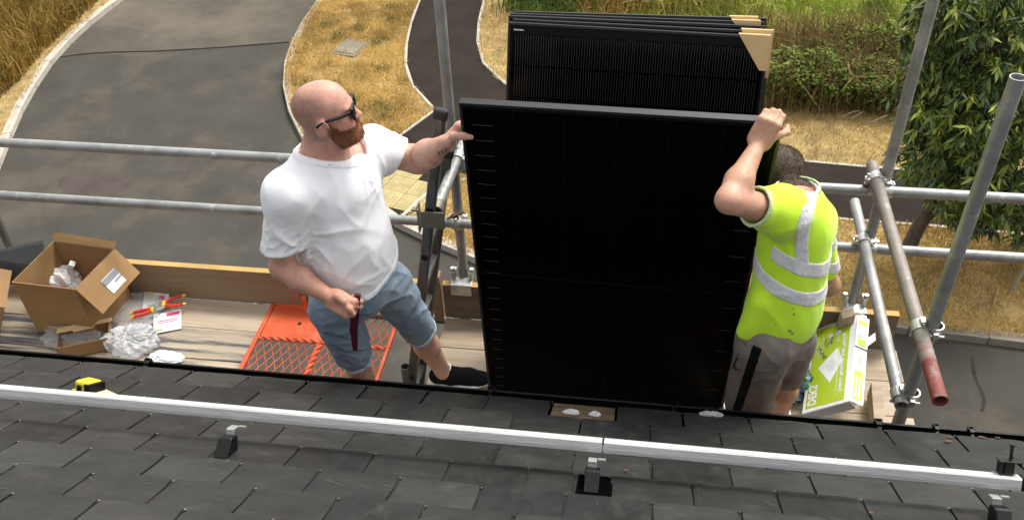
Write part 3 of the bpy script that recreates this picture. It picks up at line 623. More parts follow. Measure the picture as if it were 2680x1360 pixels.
rz_ = lambda x, z0, z1: z0+(z1-z0)*(x+4.3)/7.5
for st, x in ((stA, -.885), (stB, 1.088), (stD, -3.5)):
    coupler((x, SY, rz_(x, ZT+.012, ZT-.028)), Z_, (x, RY, rz_(x, ZT+.012, ZT-.028)), X_, st, -1); coupler((x, SY, rz_(x, ZM+.012, ZM-.01)), Z_, (x, RY, rz_(x, ZM+.012, ZM-.01)), X_, st, 1)
coupler((1.034, RY, rR_z-.004), Y_, (1.034, RY, .945), X_, rR, 1); coupler((1.049, RY, .652), Y_, (1.049, RY, .607), X_, rG, 1)
coupler((1.034, 2.585, rR_z-.004), Y_, (1.073+.012, 2.585, rR_z-.004), Z_, rR, 1); coupler((1.041, 2.585, .646), Y_, (1.073+.012, 2.585, .646), Z_, rG, 1)
coupler((-.852, RY, 1.0), Y_, (-.852, RY, .95), X_, trn, 1)
# boards
BM = {}
def board(x0, x1, yc, k, wd=.222, name='deck_board', z=0.0, th=.038):
    mb = MB(); mb.box(((x0+x1)/2, yc, z-th/2+random.uniform(-.004, .002)), (x1-x0, wd, th), rotm(random.uniform(-.002, .002), random.uniform(-.012, .012)))
    o = mb.build(name, M[k], sc, bevel=.004); return o
hx0, hx1 = -1.95, -1.235
for r, (yc, ks) in enumerate(((3.412, ('board_b', 'board')), (3.186, ('board_grimy', 'board_b')), (2.960, ('board_grimy', 'board_b')), (2.734, ('board', 'board_b')))):
    if r < 3: board(-4.4, hx0-.015, yc, ks[0]); board(-.985, 1.335-.07*(r % 2), yc, ks[1])
    else: board(-4.4, -1.45, yc, ks[0]); board(-1.44, 1.32, yc, ks[1])
board(-1.30, 1.30, 2.56, 'board', .10)
def toe(x0, x1, m1, y=3.535, h=.225):
    mb = MB(); mb.box(((x0+x1)/2, y, h/2+.002), (x1-x0, .036, h)); t = mb.build('toe_board', M[m1], sc, bevel=.003)
    mb = MB(); mb.box(((x0+x1)/2, y, h+.004), (x1-x0, .0365, .004)); mb.build('painted_edge', M['yellow_edge'], t); return t
toe(-4.4, -1.06, 'toe_wood'); toe(-.985, .75, 'toe_wood_dark'); tb = toe(.76, 1.30, 'toe_wood_dark')
mb = MB(); mb.box((-1.022, 3.545, .13), (.05, .06, .30)); mb.build('upright_batten', M['toe_wood'], sc, bevel=.004)
for x, st in ((-.885, stA), (1.088, stB)):      # white board clips at the foot of the standards
    mb = MB(); mb.box((x, 3.545, .236), (.11, .062, .010)); mb.box((x, 3.513, .205), (.11, .006, .07)); mb.box((x-.045, 3.58, .262), (.02, .05, .05)); mb.box((x+.045, 3.58, .262), (.02, .05, .05)); mb.tube((x-.05, 3.575, .275), (x-.05, 3.575, .305), .013, 10); mb.tube((x+.05, 3.575, .275), (x+.05, 3.575, .305), .013, 10)
    mb.build('board_clip', M['coupler_steel'], st, bevel=.002)
mb = MB(); mb.box((1.13, 2.86, .012+.05), (.05, .62, .10), rotm(-.10)); thing('loose_batten', mb, M['board'], 'loose timber batten standing on edge beside the green box', 'batten', bevel=.003)
mb = MB(); c = ony(2212, 832, 3.47); mb.hexa([c+V(*q) for q in ((-.045, -.03, -.16), (.045, -.03, -.16), (.05, .03, -.16), (-.04, .03, -.16), (-.02, -.03, .02), (.035, -.03, .05), (.035, .03, .05), (-.02, .03, .02))]); thing('timber_wedge', mb, M['board'], 'short weathered timber wedge propped against the toe board by the standard', 'wedge', bevel=.003)

# ------------------------------------------------------------------ ladder through the hatch
mk('ladder_alloy', (.14, .145, .14), .42, .6, col2=(.07, .075, .07), scale=10, stretch=(4, 4, .4), bump=.001, bscale=60); mk('rubber', (.015, .015, .015), .7); mk('hole_dark', (.006, .006, .006), .9)
lad = empty('ladder', (-1.92, 3.25, GZ), 'grey aluminium ladder rising through the orange hatch', 'ladder')
LX = lambda z: -1.068+.182*z
ld = unit(V(.182, 0, 1)); LF = np.array([unit(V(1, 0, -.182)), V(0, 1, 0), ld]).T
for y, z1 in ((3.085, 1.50), (3.425, 1.10)):
    mb = MB(); a, b = V(LX(GZ), y, GZ), V(LX(z1), y, z1); mb.box((a+b)/2, (.047, .03, np.linalg.norm(b-a)), LF); st = mb.build('stile', M['ladder_alloy'], lad, bevel=.012, seg=3)
    mb = MB(); mb.box(b+ld*.004, (.060, .036, .05), LF); mb.build('end_cap', M['rubber'], st, bevel=.012, seg=3)
for k in range(24):
    z = 1.30-.262*k
    if z < GZ+.1: break
    mb = MB(); mb.tube((LX(z), 3.071, z), (LX(z), 3.44 if z < 1.0 else 3.10, z), .015, 12); rg = mb.build('rung', M['ladder_alloy'], lad, smooth=True)
    mb = MB(); mb.tube((LX(z), 3.0695, z), (LX(z), 3.075, z), .0165, 14); mb.build('rung_socket', M['hole_dark'], rg)
mk('zinc_plate', (.22, .20, .145), .5, .6, var=.3, scale=12, bump=.001, bscale=60)
brk = empty('ladder_bracket', (-.92, 3.06, .95), 'drab olive steel bracket clamping the ladder stile to the transom tube', 'bracket')
zb = 1.0; mb = MB(); mb.box((LX(zb)+.018, 3.062, zb-.005), (.105, .006, .085)); mb.box((LX(zb)-.047, 3.085, zb-.01), (.006, .05, .14)); mb.box((LX(zb)-.055, 3.062, zb+.045), (.03, .02, .012)); mb.build('plate', M['zinc_plate'], brk, bevel=.002)
mb = MB(); F = frame(Y_); n = 20
rg_ = lambda y, r: [V(-.866+r*math.cos(6.283*i/n), y, 1.0+r*math.sin(6.283*i/n)) for i in range(n)]
mb.add(rg_(3.11, .0255)+rg_(3.11, .036)+rg_(3.17, .036)+rg_(3.17, .0255), [q for i in range(n) for j in [(i+1) % n] for q in ((i, j, n+j, n+i), (n+i, n+j, 2*n+j, 2*n+i), (2*n+i, 2*n+j, 3*n+j, 3*n+i))]); mb.build('collar', M['zinc_plate'], brk, smooth=True)
mb = MB(); mb.tube((-.822, 3.13, .955), (-.75, 3.16, .975), .006, 8); mb.tube((-.80, 3.14, .962), (-.778, 3.15, .968), .014, 6); mb.build('bolt', M['rust'], brk)

# ------------------------------------------------------------------ orange hatch
mk('orange_paint', (.66, .115, .035), .5, col2=(.52, .075, .02), scale=6, bump=.001, bscale=60, col3=(.70, .20, .10), scale3=4, ramp3=(.55, .75))
hy0, hy1 = 2.80, 3.515; hm = -1.60; hyc = 3.255
ht = empty('access_hatch', ((hx0+hx1)/2, (hy0+hy1)/2, -.03), 'orange steel ladder hatch with a solid plate and open mesh panels', 'hatch')
for nm, a, b, sz in (('frame_bar', (hx0, hy0), (hx0, hy1), .022), ('frame_bar', (hx1, hy0), (hx1, hy1), .018), ('frame_bar', (hx0, hy1), (hm+.03, hy1), .02), ('frame_bar', (hx0, hy0), (hx1, hy0), .02)):
    mb = MB(); c = V((a[0]+b[0])/2, (a[1]+b[1])/2, .004); mb.box(c, (abs(a[0]-b[0])+sz, abs(a[1]-b[1])+sz, .024)); mb.build(nm, M['orange_paint'], ht, bevel=.003)
mb = MB(); mb.box(((hx0+hm)/2+.008, (hyc+hy1)/2, .006), (hm-hx0-.012, hy1-hyc-.01, .008)); pl = mb.build('plate', M['orange_paint'], ht, bevel=.002)
mb = MB(); mb.tube(((hx0+hm)/2+.02, hyc+.12, .0102), ((hx0+hm)/2+.02, hyc+.12, .0112), .011, 14); mb.build('plate_hole', M['hole_dark'], pl)
mb = MB(); mb.box((-1.76, hy1-.012, .05), (.028, .012, .085)); mb.box((-1.76, hy1-.012, .010), (.06, .02, .010)); mb.box((-1.80, hy1+.0, .09), (.02, .01, .03), rotm(0, 0, .5)); mb.build('handle', M['orange_paint'], ht, bevel=.002)
def twisted(a, b, r=.016, n=26):
    mb = MB(); a, b = np.asarray(a, float), np.asarray(b, float); F = frame(b-a, (0, 0, 1)); L = np.linalg.norm(b-a)
    for ph in (0, math.pi):
        mb.path([a+(b-a)*t+F@V(r*.55*math.cos(ph+t*L*70), r*.55*math.sin(ph+t*L*70), 0) for t in np.linspace(0, 1, int(L*160))], r*.6, 6)
    return mb.build('twisted_bar', M['orange_paint'], ht, smooth=True)
twisted((hm, hy0, .006), (hm, hyc+.02, .006)); twisted((hx0, hyc, .006), (hm, hyc, .006), .012); twisted((hm, hyc, .006), (hx1, hyc-.01, .006), .012)
def mesh_panel(x0, x1, y0, y1):
    mb = MB(); sp, k = .046, 2.1
    for sgn in (1, -1):
        t = x0-(y1-y0)/k
        while t < x1+(y1-y0)/k:
            xa, ya, xb, yb = t, y0, t+sgn*(y1-y0)/k, y1
            pts = []
            for q in np.linspace(0, 1, 41):
                x = xa+(xb-xa)*q
                if x0 <= x <= x1: pts.append((x, ya+(yb-ya)*q))
            if len(pts) > 1: mb.tube((*pts[0], -.002+.003*sgn), (*pts[-1], -.002+.003*sgn), .0026 if sgn > 0 else .0018, 5)
            t += sp
    o = mb.build('mesh_panel', M['orange_paint'], ht); o['kind'] = 'stuff'
mesh_panel(hx0, hm, hy0, hyc); mesh_panel(hm, hx1, hy0, hyc); mesh_panel(hm, hx1, hyc, hy1)
# ================================================================== SOLAR PANELS
mk('pv_cell', (.001, .001, .0012), .12, spec=.04); mk('pv_back', (.008, .008, .0085), .2, spec=.04); mk('pv_frame', (.014, .014, .0145), .42, .3, bump=.0006, bscale=120); mk('pv_line', (.034, .031, .027), .35, .3); mk('pv_tick', (.12, .12, .125), .35, .5)
mk('carton', (.60, .42, .20), .8, var=.12, scale=6)
mk('white_print', (.72, .73, .72), .5)
PW, PH, PT = 1.10, 1.75, .032
def panel(TL, u, v, label, detail, group):
    TL, u, v = np.asarray(TL, float), unit(u), unit(v); v = unit(v-u*np.dot(u, v)); n = np.cross(u, v)     # n: away from the viewer side -> flip
    if n[1] > 0: n = -n
    base = TL+u*PW/2+v*PH
    root = empty('solar_panel', base, label, 'solar panel', group)
    F = np.array([u, v, n]).T
    bx = lambda mb, a, b, c, s_, **k: mb.box(TL+u*a+v*b+n*c, s_, F, **k)
    mb = MB(); fw = .011
    bx(mb, PW/2, fw/2, -PT/2, (PW, fw, PT)); bx(mb, PW/2, PH-fw/2, -PT/2, (PW, fw, PT)); bx(mb, fw/2, PH/2, -PT/2, (fw, PH-2*fw, PT)); bx(mb, PW-fw/2, PH/2, -PT/2, (fw, PH-2*fw, PT))
    mb.build('frame', M['pv_frame'], root, bevel=.0015)
    mb = MB(); bx(mb, PW/2, PH/2, -.008, (PW-2*fw, PH-2*fw, .006)); bs = mb.build('laminate', M['pv_back'], root)
    if detail == 'grid':
        cw, ch = .1775, .2065; x0 = (PW-6*cw-5*.003)/2
        mb = MB(); mb.box((0, 0, 0), (cw, ch, .0012)); cm = mb.mesh('cell', M['pv_cell'])
        mb = MB()
        for j in range(8):
            for i in range(6):
                a = x0+cw/2+i*(cw+.003); b = .026+ch/2+j*(ch+.003)+(.008 if j > 3 else 0); p = TL+u*a+v*b+n*(-.0045)
                o = link('cell', cm, root); o.matrix_local = Matrix.Translation(Vector(p)-root.location) @ Matrix(F.tolist()).to_4x4()
        # silver ribbon ends along both sides
        for side in (0, 1):
            for k in range(24):
                b = .026+.0695*(k+.98)+(.022 if k > 11 else 0)
                if b > PH-.03: continue
                ln = .075*(1-k/40); a = .042+ln/2 if side == 0 else PW-.035-ln/2
                if side == 1 and (k % 2 or k < 3): continue
                bx(mb, a, b, -.0036, (ln, .0019, .0006))
        mb.build('ribbon_ends', M['pv_tick'], root)['kind'] = 'stuff'
    else:
        mb = MB()
        nl = 92
        for k in range(nl):
            a = .030+(PW-.06)*(k+.5)/nl
            for j in range(12):
                pass
                bx(mb, a+random.uniform(-.0006, .0006), .055+j*.137+.06, -.0038, (.0018, .136*random.uniform(.9, 1.0), .0006))
        mb.build('busbars', M['pv_line'], root)['kind'] = 'stuff'
        cw, ch = .175, .136; mb = MB(); mb.box((0, 0, 0), (cw, ch, .001)); cm = mb.mesh('cell', M['pv_cell'])
        for j in range(12):
            for i in range(6):
                a = .0195+cw/2+i*(cw+.0025); b = .045+ch/2+j*(ch+.0003); p = TL+u*a+v*b+n*(-.0048); o = link('cell', cm, root); o.matrix_local = Matrix.Translation(Vector(p)-root.location) @ Matrix(F.tolist()).to_4x4()
    return TL, u, v, n, root
FT = panel((-.640, 2.749, 1.749), (1, -.018, -.011), (-.008, .122, -.992), 'black solar panel held upright between the two men', 'grid', 'solar panels on the scaffold')
# stacked panels leaning on the guard rail behind
u0, v0 = V(.995, -.085, .012), V(-.009, -.33, -.944); TL0 = V(-.607, 3.672, 1.628)
cardm = M['carton']
stack = []
labs = ['front black solar panel of the leaning stack, with fine vertical lines', 'second black solar panel of the leaning stack behind the front one', 'third black solar panel in the middle of the leaning stack', 'fourth black solar panel near the back of the leaning stack', 'rearmost black solar panel of the leaning stack']
offs = [(0, 0, 0), (.010, -.010, .040), (-.018, -.020, .082), (-.022, -.026, .124), (-.012, -.032, .166)]
for k, (du, dv, dn) in enumerate(offs):
    n0 = np.cross(unit(u0), unit(v0)); n0 = n0 if n0[1] > 0 else -n0
    uu = u0+V(0, .010*k, .002*k)
    T = panel(TL0+u0*du+v0*dv+n0*dn, uu, v0, labs[k], 'bars' if k == 0 else 'none', 'solar panels on the scaffold')
    stack.append(T)
# cardboard corner protectors slipped over the top right corners
def protector(T, ln, dp, label, du=0.0, tri=True):
    TL, u, v, n, _ = T; c = TL+u*(PW+.004+du); mb = MB(); th = .003
    F = np.array([u, v, n]).T
    mb.box(c-u*ln/2+v*(-.004)+n*(-PT/2), (ln, th, PT+.008), F)
    mb.box(c+v*dp/2+n*(-PT/2)+u*.0, (th, dp, PT+.008), F)
    if tri:
        a, b, d, e = c-u*ln-v*.004, c-v*.004, c+v*dp, c+v*dp-u*.03
        mb.extrude([p+n*.004 for p in (a, b, d, e)], n*.003); mb.extrude([p+n*(-PT-.007) for p in (a, b, d, e)], n*.003)
    a_ = np.array(mb.v); o = thing('corner_protector', mb, cardm, label, 'corner protector', 'card corner protectors on the stacked panels', loc=c+v*dp); return o
protector(stack[0], .128, .138, 'tan card corner protector folded over the front panel of the stack, showing a triangle')
protector(stack[1], .130, .19, 'tan card corner protector on the second stacked panel, just behind the triangular one')
protector(stack[3], .120, .09, 'tan card corner protector lower of the two at the back of the stack', -.02)
protector(stack[4], .120, .09, 'tan card corner protector on the rearmost stacked panel', -.04)
# small white label at the top left of the front stacked panel and specks on the frame
TL, u, v, n, r0 = stack[0]; F = np.array([u, v, n]).T
def text_mesh(s, size, mtl, name='lettering', bold=0.0):
    c = bpy.data.curves.new(name, 'FONT'); c.body = s; c.size = size; c.fill_mode = 'BOTH'; c.extrude = .0; c.offset = bold; c.resolution_u = 2
    o = bpy.data.objects.new(name, c); COL.objects.link(o); dg = bpy.context.evaluated_depsgraph_get(); me = bpy.data.meshes.new_from_object(o.evaluated_get(dg)); bpy.data.objects.remove(o); bpy.data.curves.remove(c)
    me.materials.clear(); me.materials.append(mtl); return me
mb = MB(); [mb.box(TL+u*(.028+.004*k)+v*.030+n*.0005, (.003, .006 if k % 3 else .004, .0006), F) for k in range(11)]; mb.build('maker_label', M['white_print'], r0)

# ================================================================== BOXES AND LITTER ON THE BOARDS
mk('cardboard', (.31, .18, .072), .85, var=.14, scale=4, bump=.0015, bscale=30, stretch=(1, 1, 3)); mk('cardboard_in', (.25, .14, .055), .88, var=.12, scale=4); mk('tape_clear', (.42, .30, .17), .25, var=.1); mk('label_white', (.70, .70, .70), .6, var=.1); mk('label_grey', (.22, .24, .26), .6)
def wallq(mb, a, b, h, t, lean=0.0):
    """upright card panel between floor points a,b"""
    a, b = np.asarray(a, float), np.asarray(b, float); d = unit(b-a); nn = V(d[1], -d[0], 0); up = V(0, 0, h)+nn*lean
    mb.hexa([a, b, b-nn*t, a-nn*t, a+up, b+up, b+up-nn*t, a+up-nn*t])
bz = .36; FL, FR, BR_, BL_ = [onz(x, y, bz) for x, y in ((30, 738), (196, 757), (300, 652), (140, 630))]
fl = [V(p[0], p[1], .004) for p in (FL, FR, BR_, BL_)]
cen = sum(fl)/4; fl = [cen+(p-cen)*.97 for p in fl]
box1 = empty('cardboard_box', cen, 'large open brown cardboard box standing on the boards at left', 'cardboard box', 'cardboard boxes at the left')
top = [FL, FR, BR_, BL_]
def panel4(a, b, c, d, t, inward, nm, mtl, par, bv=.0):
    a, b, c, d = [np.asarray(p, float) for p in (a, b, c, d)]; n_ = unit(np.cross(b-a, d-a)); n_ = n_ if np.dot(n_, inward-(a+b+c+d)/4) > 0 else -n_
    mb = MB(); mb.hexa([a, b, c, d, a+n_*t, b+n_*t, c+n_*t, d+n_*t]); return mb.build(nm, M[mtl], par)
ci = cen+V(0, 0, .2)
for i, nm in ((0, 'side_panel'), (1, 'side_panel'), (2, 'side_panel'), (3, 'side_panel')):
    j = (i+1) % 4; panel4(fl[i], fl[j], top[j], top[i], .005, ci, nm, 'cardboard', box1)
mb = MB(); mb.hexa([p+V(0, 0, .0) for p in fl]+[p+V(0, 0, .006) for p in fl]); mb.build('base', M['cardboard_in'], box1)
# flaps: right one stands up and out, back one stands up, front ones hang outside
fr_ = unit(top[1]-top[0]); bk = unit(top[3]-top[0])
flR = panel4(top[1]+fr_*.002, top[2]+fr_*.002, top[2]+fr_*.10+V(0, 0, -.150)+bk*.0, top[1]+fr_*.10+V(0, 0, -.155), .004, ci+V(0, 0, 1), 'flap', 'cardboard', box1)
panel4(top[2]+V(0, 0, .001), top[3]+V(0, 0, .001), top[3]+V(0, 0, .035)+bk*.03, top[2]+V(0, 0, .03)+bk*.03, .004, ci, 'flap', 'cardboard', box1)
a = top[1]*.42+top[2]*.58; b = top[1]*.30+top[2]*.70; dn = V(fr_[0]*.10, fr_[1]*.10, -.152); o3 = fr_*.006+V(0, 0, .0045)
mb = MB(); A = top[1]*.62+top[2]*.38; B = top[1]*.28+top[2]*.72
mb.add([A+dn*.35+o3, B+dn*.35+o3, B+dn*.85+o3, A+dn*.85+o3], [(0, 1, 2, 3)]); lb = mb.build('shipping_label', M['label_white'], flR)
mb = MB(); mb.add([A+dn*.37+o3*1.3, B+dn*.37+o3*1.3, B+dn*.55+o3*1.3, A+dn*.55+o3*1.3], [(0, 1, 2, 3)]); mb.add([A*.5+B*.5+dn*.62+o3*1.3, B+dn*.62+o3*1.3, B+dn*.66+o3*1.3, A*.5+B*.5+dn*.66+o3*1.3], [(0, 1, 2, 3)]); mb.build('label_print', M['label_grey'], flR)
A = top[1]*.55+top[2]*.45; B = top[1]*.40+top[2]*.60; o4 = fr_*.004+V(0, 0, .003)
mb = MB(); mb.add([A+o4, B+o4, B+dn*.30+o4, A+dn*.30+o4], [(0, 1, 2, 3)]); mb.build('packing_tape', M['tape_clear'], flR)
# second box cut by the left frame edge
c2 = onz(-85, 872, 0); b2 = empty('cardboard_box', c2, 'second cardboard box cut off by the left edge, nearer the roof', 'cardboard box', 'cardboard boxes at the left')
R2_ = rotm(.45); q = [c2+R2_@V(x, y, 0) for x, y in ((-.2, -.16), (.17, -.16), (.17, .16), (-.2, .16))]; t2 = [p+V(0, 0, .30) for p in q]
for i in range(4): panel4(q[i], q[(i+1) % 4], t2[(i+1) % 4], t2[i], .005, c2+V(0, 0, .15), 'side_panel', 'cardboard', b2)
mb = MB(); mb.hexa(q+[p+V(0, 0, .006) for p in q]); mb.build('base', M['cardboard_in'], b2)
panel4(t2[1], t2[2], t2[2]+R2_@V(.12, 0, -.07), t2[1]+R2_@V(.12, 0, -.07), .004, c2+V(0, 0, 2), 'flap', 'cardboard', b2)
# crumpled plastic: noisy folded skins
mk('plastic_film', (.80, .81, .82), .22, trans=.35, bump=.012, bscale=26, spec=.6, alpha=.62); mk('plastic_white', (.80, .80, .79), .35, bump=.012, bscale=22, sub=0); mk('plastic_clear', (.82, .84, .85), .15, trans=.5, bump=.012, bscale=24, alpha=.42)
def crumple(name, c, size, mtl, label, cat, seed, res=40, fold=.35, group=None, rz=0.0):
    r = np.random.default_rng(seed); nn, mm = res, res//2; v = []; f = []
    K = r.normal(size=(14, 3))*np.r_[r.uniform(2, 5.5, (7, 1)), r.uniform(6, 14, (7, 1))]; ph = r.uniform(0, 6.28, 14)
    Rz = rotm(rz)
    for i in range(mm+1):
        for j in range(nn):
            th = math.pi*i/mm; ph_ = 2*math.pi*j/nn; d = V(math.sin(th)*math.cos(ph_), math.sin(th)*math.sin(ph_), math.cos(th))
            disp = sum(abs(math.sin(K[k]@d+ph[k]))*(.9**k if k < 7 else .11) for k in range(14))/4.3; p = d*(1-fold+fold*1.6*disp); p[2] = max(p[2], -.55)+.55
            v.append(np.asarray(c)+Rz@(p*np.array(size)))
    for i in range(mm):
        for j in range(nn): f.append((i*nn+j, i*nn+(j+1) % nn, (i+1)*nn+(j+1) % nn, (i+1)*nn+j))
    mb = MB(); mb.add(v, f); o = thing(name, mb, M[mtl], label, cat, group, smooth=False, loc=np.asarray(c)); return o
crumple('plastic_bag', onz(348, 905, .0), (.115, .085, .062), 'plastic_film', 'crumpled clear plastic bag beside the torn cardboard piece', 'plastic bag', 3, fold=.5)
crumple('plastic_bag', onz(200, 880, .0), (.14, .09, .045), 'plastic_clear', 'thin clear plastic sheet lying in front of the large box', 'plastic bag', 5, fold=.55)
crumple('plastic_bag', onz(372, 812, .0), (.115, .13, .022), 'plastic_clear', 'flat clear plastic bag lying under the leaflets', 'plastic bag', 8, fold=.5)
crumple('plastic_scrap', onz(436, 938, .0), (.075, .035, .018), 'plastic_white', 'white plastic scrap lying at the gutter edge', 'scrap', 9, fold=.5)
crumple('packing_scrap', onz(165, 765, .05), (.11, .07, .10), 'plastic_white', 'white packing scraps inside the large open box', 'packing', 12, fold=.55)
mb = MB(); c = onz(185, 735, .12); mb.box(c+V(0, .02, .06), (.03, .03, .24), rotm(.3, .5, .6)); thing('foam_strip', mb, M['plastic_white'], 'white foam strip poking up inside the large open box', 'foam', bevel=.003)
mb = MB(); c = onz(1905, 0, 0) if False else RP(.33, .085, .006)
crumple('plastic_scrap', RP(.325, .075, -.004), (.036, .014, .009), 'plastic_film', 'crinkled clear plastic scrap caught at the gutter beside the man in yellow', 'scrap', 21, fold=.5)
for k in range(2):
    crumple('plastic_scrap', RP(-.20+.09*k, .17+.0*k, -.012), (.024-.006*k, .016, .006), 'plastic_film', ['left bit of clear plastic on the exposed timber in the slate gap', 'right bit of clear plastic on the exposed timber in the slate gap'][k], 'scrap', 30+k, fold=.5)
# torn cardboard tray
c = onz(232, 905, 0); mb = MB(); Rr = rotm(.42)
tp3 = [(-.13, -.07), (.13, -.07), (.13, .07), (-.13, .07)]
for (x0, y0), (x1, y1) in zip(tp3, tp3[1:]+tp3[:1]):
    a, b = c+Rr@V(x0, y0, 0), c+Rr@V(x1, y1, 0); wallq(mb, a, b, .085, .005)
mb.hexa([c+Rr@V(x, y, 0) for x, y in tp3]+[c+Rr@V(x, y, .005) for x, y in tp3])
tray = empty('cardboard_tray', c, 'small torn cardboard tray lying in front of the large box', 'cardboard tray'); mb.build('tray', M['cardboard_in'], tray)
pts = [(-.135, .045), (-.055, .045), (-.05, .028), (.045, .032), (.055, .055), (.14, .055), (.14, .085), (-.135, .085)]
mb = MB(); mb.extrude([c+Rr@V(x, y, .088) for x, y in pts], V(0, 0, .005)); mk('card_light', (.62, .44, .22), .85, var=.1); mb.build('torn_flap', M['card_light'], tray)
# leaflets
mk('paper', (.78, .77, .73), .6, var=.06, scale=6); mk('ink_yellow', (.70, .60, .05), .6); mk('ink_pink', (.62, .05, .18), .6); mk('ink_green', (.30, .45, .04), .6)
def leaflet(c, rz, w_, h_, label, prints, z=.012):
    Rr = rotm(rz, .03, .02); root = empty('leaflet', c, label, 'leaflet', 'leaflets on the boards'); mb = MB(); mb.box(c+V(0, 0, z), (w_, h_, .003), Rr); sh = mb.build('sheet', M['paper'], root)
    for k, (x, y, a, b, m_) in enumerate(prints):
        mb = MB(); mb.box(c+V(0, 0, z)+Rr@V(x, y, .0022), (a, b, .0008), Rr); mb.build('print', M[m_], sh)
leaflet(onz(440, 845, 0), .42, .145, .155, 'white leaflet with a pink line, lowest of the two leaflets', [(.0, .01, .11, .006, 'ink_pink'), (.0, -.005, .10, .005, 'ink_pink'), (-.045, -.06, .035, .012, 'ink_green'), (.03, .05, .07, .022, 'ink_pink')])
leaflet(onz(412, 790, 0), .36, .135, .15, 'white leaflet with yellow blocks lying under the pliers', [(-.04, .058, .03, .02, 'ink_yellow'), (0, .06, .03, .018, 'ink_yellow'), (.04, .06, .028, .018, 'ink_yellow'), (-.02, -.055, .05, .025, 'ink_green'), (.03, 0, .03, .03, 'ink_pink')], .024)
# two insulated pliers
mk('plier_red', (.55, .035, .02), .4); mk('plier_yellow', (.85, .50, .03), .4); mk('plier_steel', (.45, .45, .44), .35, .9)
def pliers(c, rz, label, z=.04, sp=.20):
    Rr = rotm(rz); root = empty('pliers', c, label, 'pliers', 'red and yellow insulated pliers'); T_ = lambda x, y, zz=0: c+V(0, 0, z)+Rr@V(x, y, zz)
    mb = MB(); mb.path([T_(.0, 0), T_(.03, .008), T_(.062, .002)], [.009, .011, .004], 8); mb.path([T_(.0, 0), T_(.03, -.008), T_(.062, -.002)], [.009, .011, .004], 8); mb.tube(T_(.008, 0, -.01), T_(.008, 0, .01), .013, 12); mb.build('jaws', M['plier_steel'], root, smooth=True)
    for s in (1, -1):
        mb = MB(); mb.path([T_(-.012, s*.008), T_(-.05, s*.024*sp/.2), T_(-.095, s*.030*sp/.2), T_(-.115, s*.028*sp/.2)], [.0085, .0105, .0095, .008], 8); h_ = mb.build('handle', M['plier_red'], root, smooth=True)
        mb = MB(); mb.path([T_(-.004, s*.006), T_(-.018, s*.012*sp/.2)], [.0125, .0115], 8); mb.build('guard', M['plier_yellow'], h_, smooth=True); mb = MB(); mb.path([T_(-.112, s*.029*sp/.2), T_(-.128, s*.027*sp/.2)], [.0098, .006], 8); mb.build('handle_tip', M['plier_yellow'], h_, smooth=True)
pliers(onz(405, 810, .04)-V(0, 0, .04), math.pi+.55+math.pi, 'red and yellow pliers with closed handles, nearer the large box', .045, .13)
pliers(onz(425, 800, .04)-V(0, 0, .04), math.pi+.45, 'red and yellow pliers with spread handles, nearer the toe board', .05, .26)
# dark grey plastic plate behind the large box
mk('plate_grey', (.055, .06, .06), .45, var=.2, scale=5)
a, b, c_, d_ = ony(-60, 672, 3.44), ony(112, 636, 3.50), ony(125, 700, 3.42), ony(-50, 770, 3.36)
mb = MB(); mb.hexa([a, b, c_, d_]+[p+V(0, .02, .012) for p in (a, b, c_, d_)]); pr = thing('plastic_plate', mb, M['plate_grey'], 'dark grey plastic plate propped behind the large box', 'plate', bevel=.004)
mb = MB(); hc = ony(66, 662+8, 3.43); F = frame(unit(np.cross(b-a, d_-a)), X_); hc = onpl(64, 672, a, F[:, 2]); sg = -1 if F[1, 2] > 0 else 1
mb.tube(hc+F[:, 2]*sg*.001, hc+F[:, 2]*sg*.003, .014, 14); h = link('plate_hole', mb.mesh('plate_hole', M['hole_dark'], pr.location), pr)

# ------------------------------------------------------------------ green and white flashing carton (its print reads mirrored, as in the photograph)
mk('carton_white', (.80, .80, .78), .55, var=.06, scale=8); mk('carton_green', (.42, .56, .008), .5, var=.08, scale=8); mk('carton_grey', (.30, .30, .32), .6, var=.2, scale=10); mk('pen_black', (.02, .02, .02), .6); mk('print_pale', (.66, .74, .38), .6); mk('print_grey', (.50, .53, .47), .6)
_C = lambda p: CAM+(np.array(p)-CAM)*.88
gBL, gBR, gTR, gTL = _C((.918, 3.381, -.374)), _C((1.121, 3.336, -.201)), _C((1.242, 3.968, -.178)), _C((1.040, 4.014, -.351))
ex = unit(gBR-gBL); ey = unit(gTL-gBL); ey = unit(ey-ex*np.dot(ex, ey)); en = unit(np.cross(ex, ey)); GW, GH = np.linalg.norm(gBR-gBL), np.linalg.norm(gTL-gBL)
gc = (gBL+gBR+gTR+gTL)/4; GO = gc-ex*GW/2-ey*GH/2; GF = np.array([ex, ey, en]).T
gb = empty('flashing_carton', V(gc[0], gc[1], .005), 'green and white flashing carton with mirrored lettering leaning on the toe board', 'carton')
gp = lambda x, y, h=0.0: GO+ex*x+ey*y+en*h
mb = MB(); mb.box(gp(GW/2, GH/2, -.0275), (GW, GH, .055), GF); body = mb.build('carton_body', M['carton_white'], gb, bevel=.002)
def flat(pts, h, mtl, nm, par=body): mb = MB(); mb.add([gp(x, y, h) for x, y in pts], [tuple(range(len(pts)))]); return mb.build(nm, M[mtl], par)
flat([(.016, .020), (GW-.030, .020), (GW-.030, GH-.022), (.016, GH-.022)], .0012, 'carton_green', 'green_print')
flat([(.058, .268), (.128, .150), (GW-.055, .278), (.150, .375)], .0020, 'carton_white', 'diamond_print')
mb = MB()
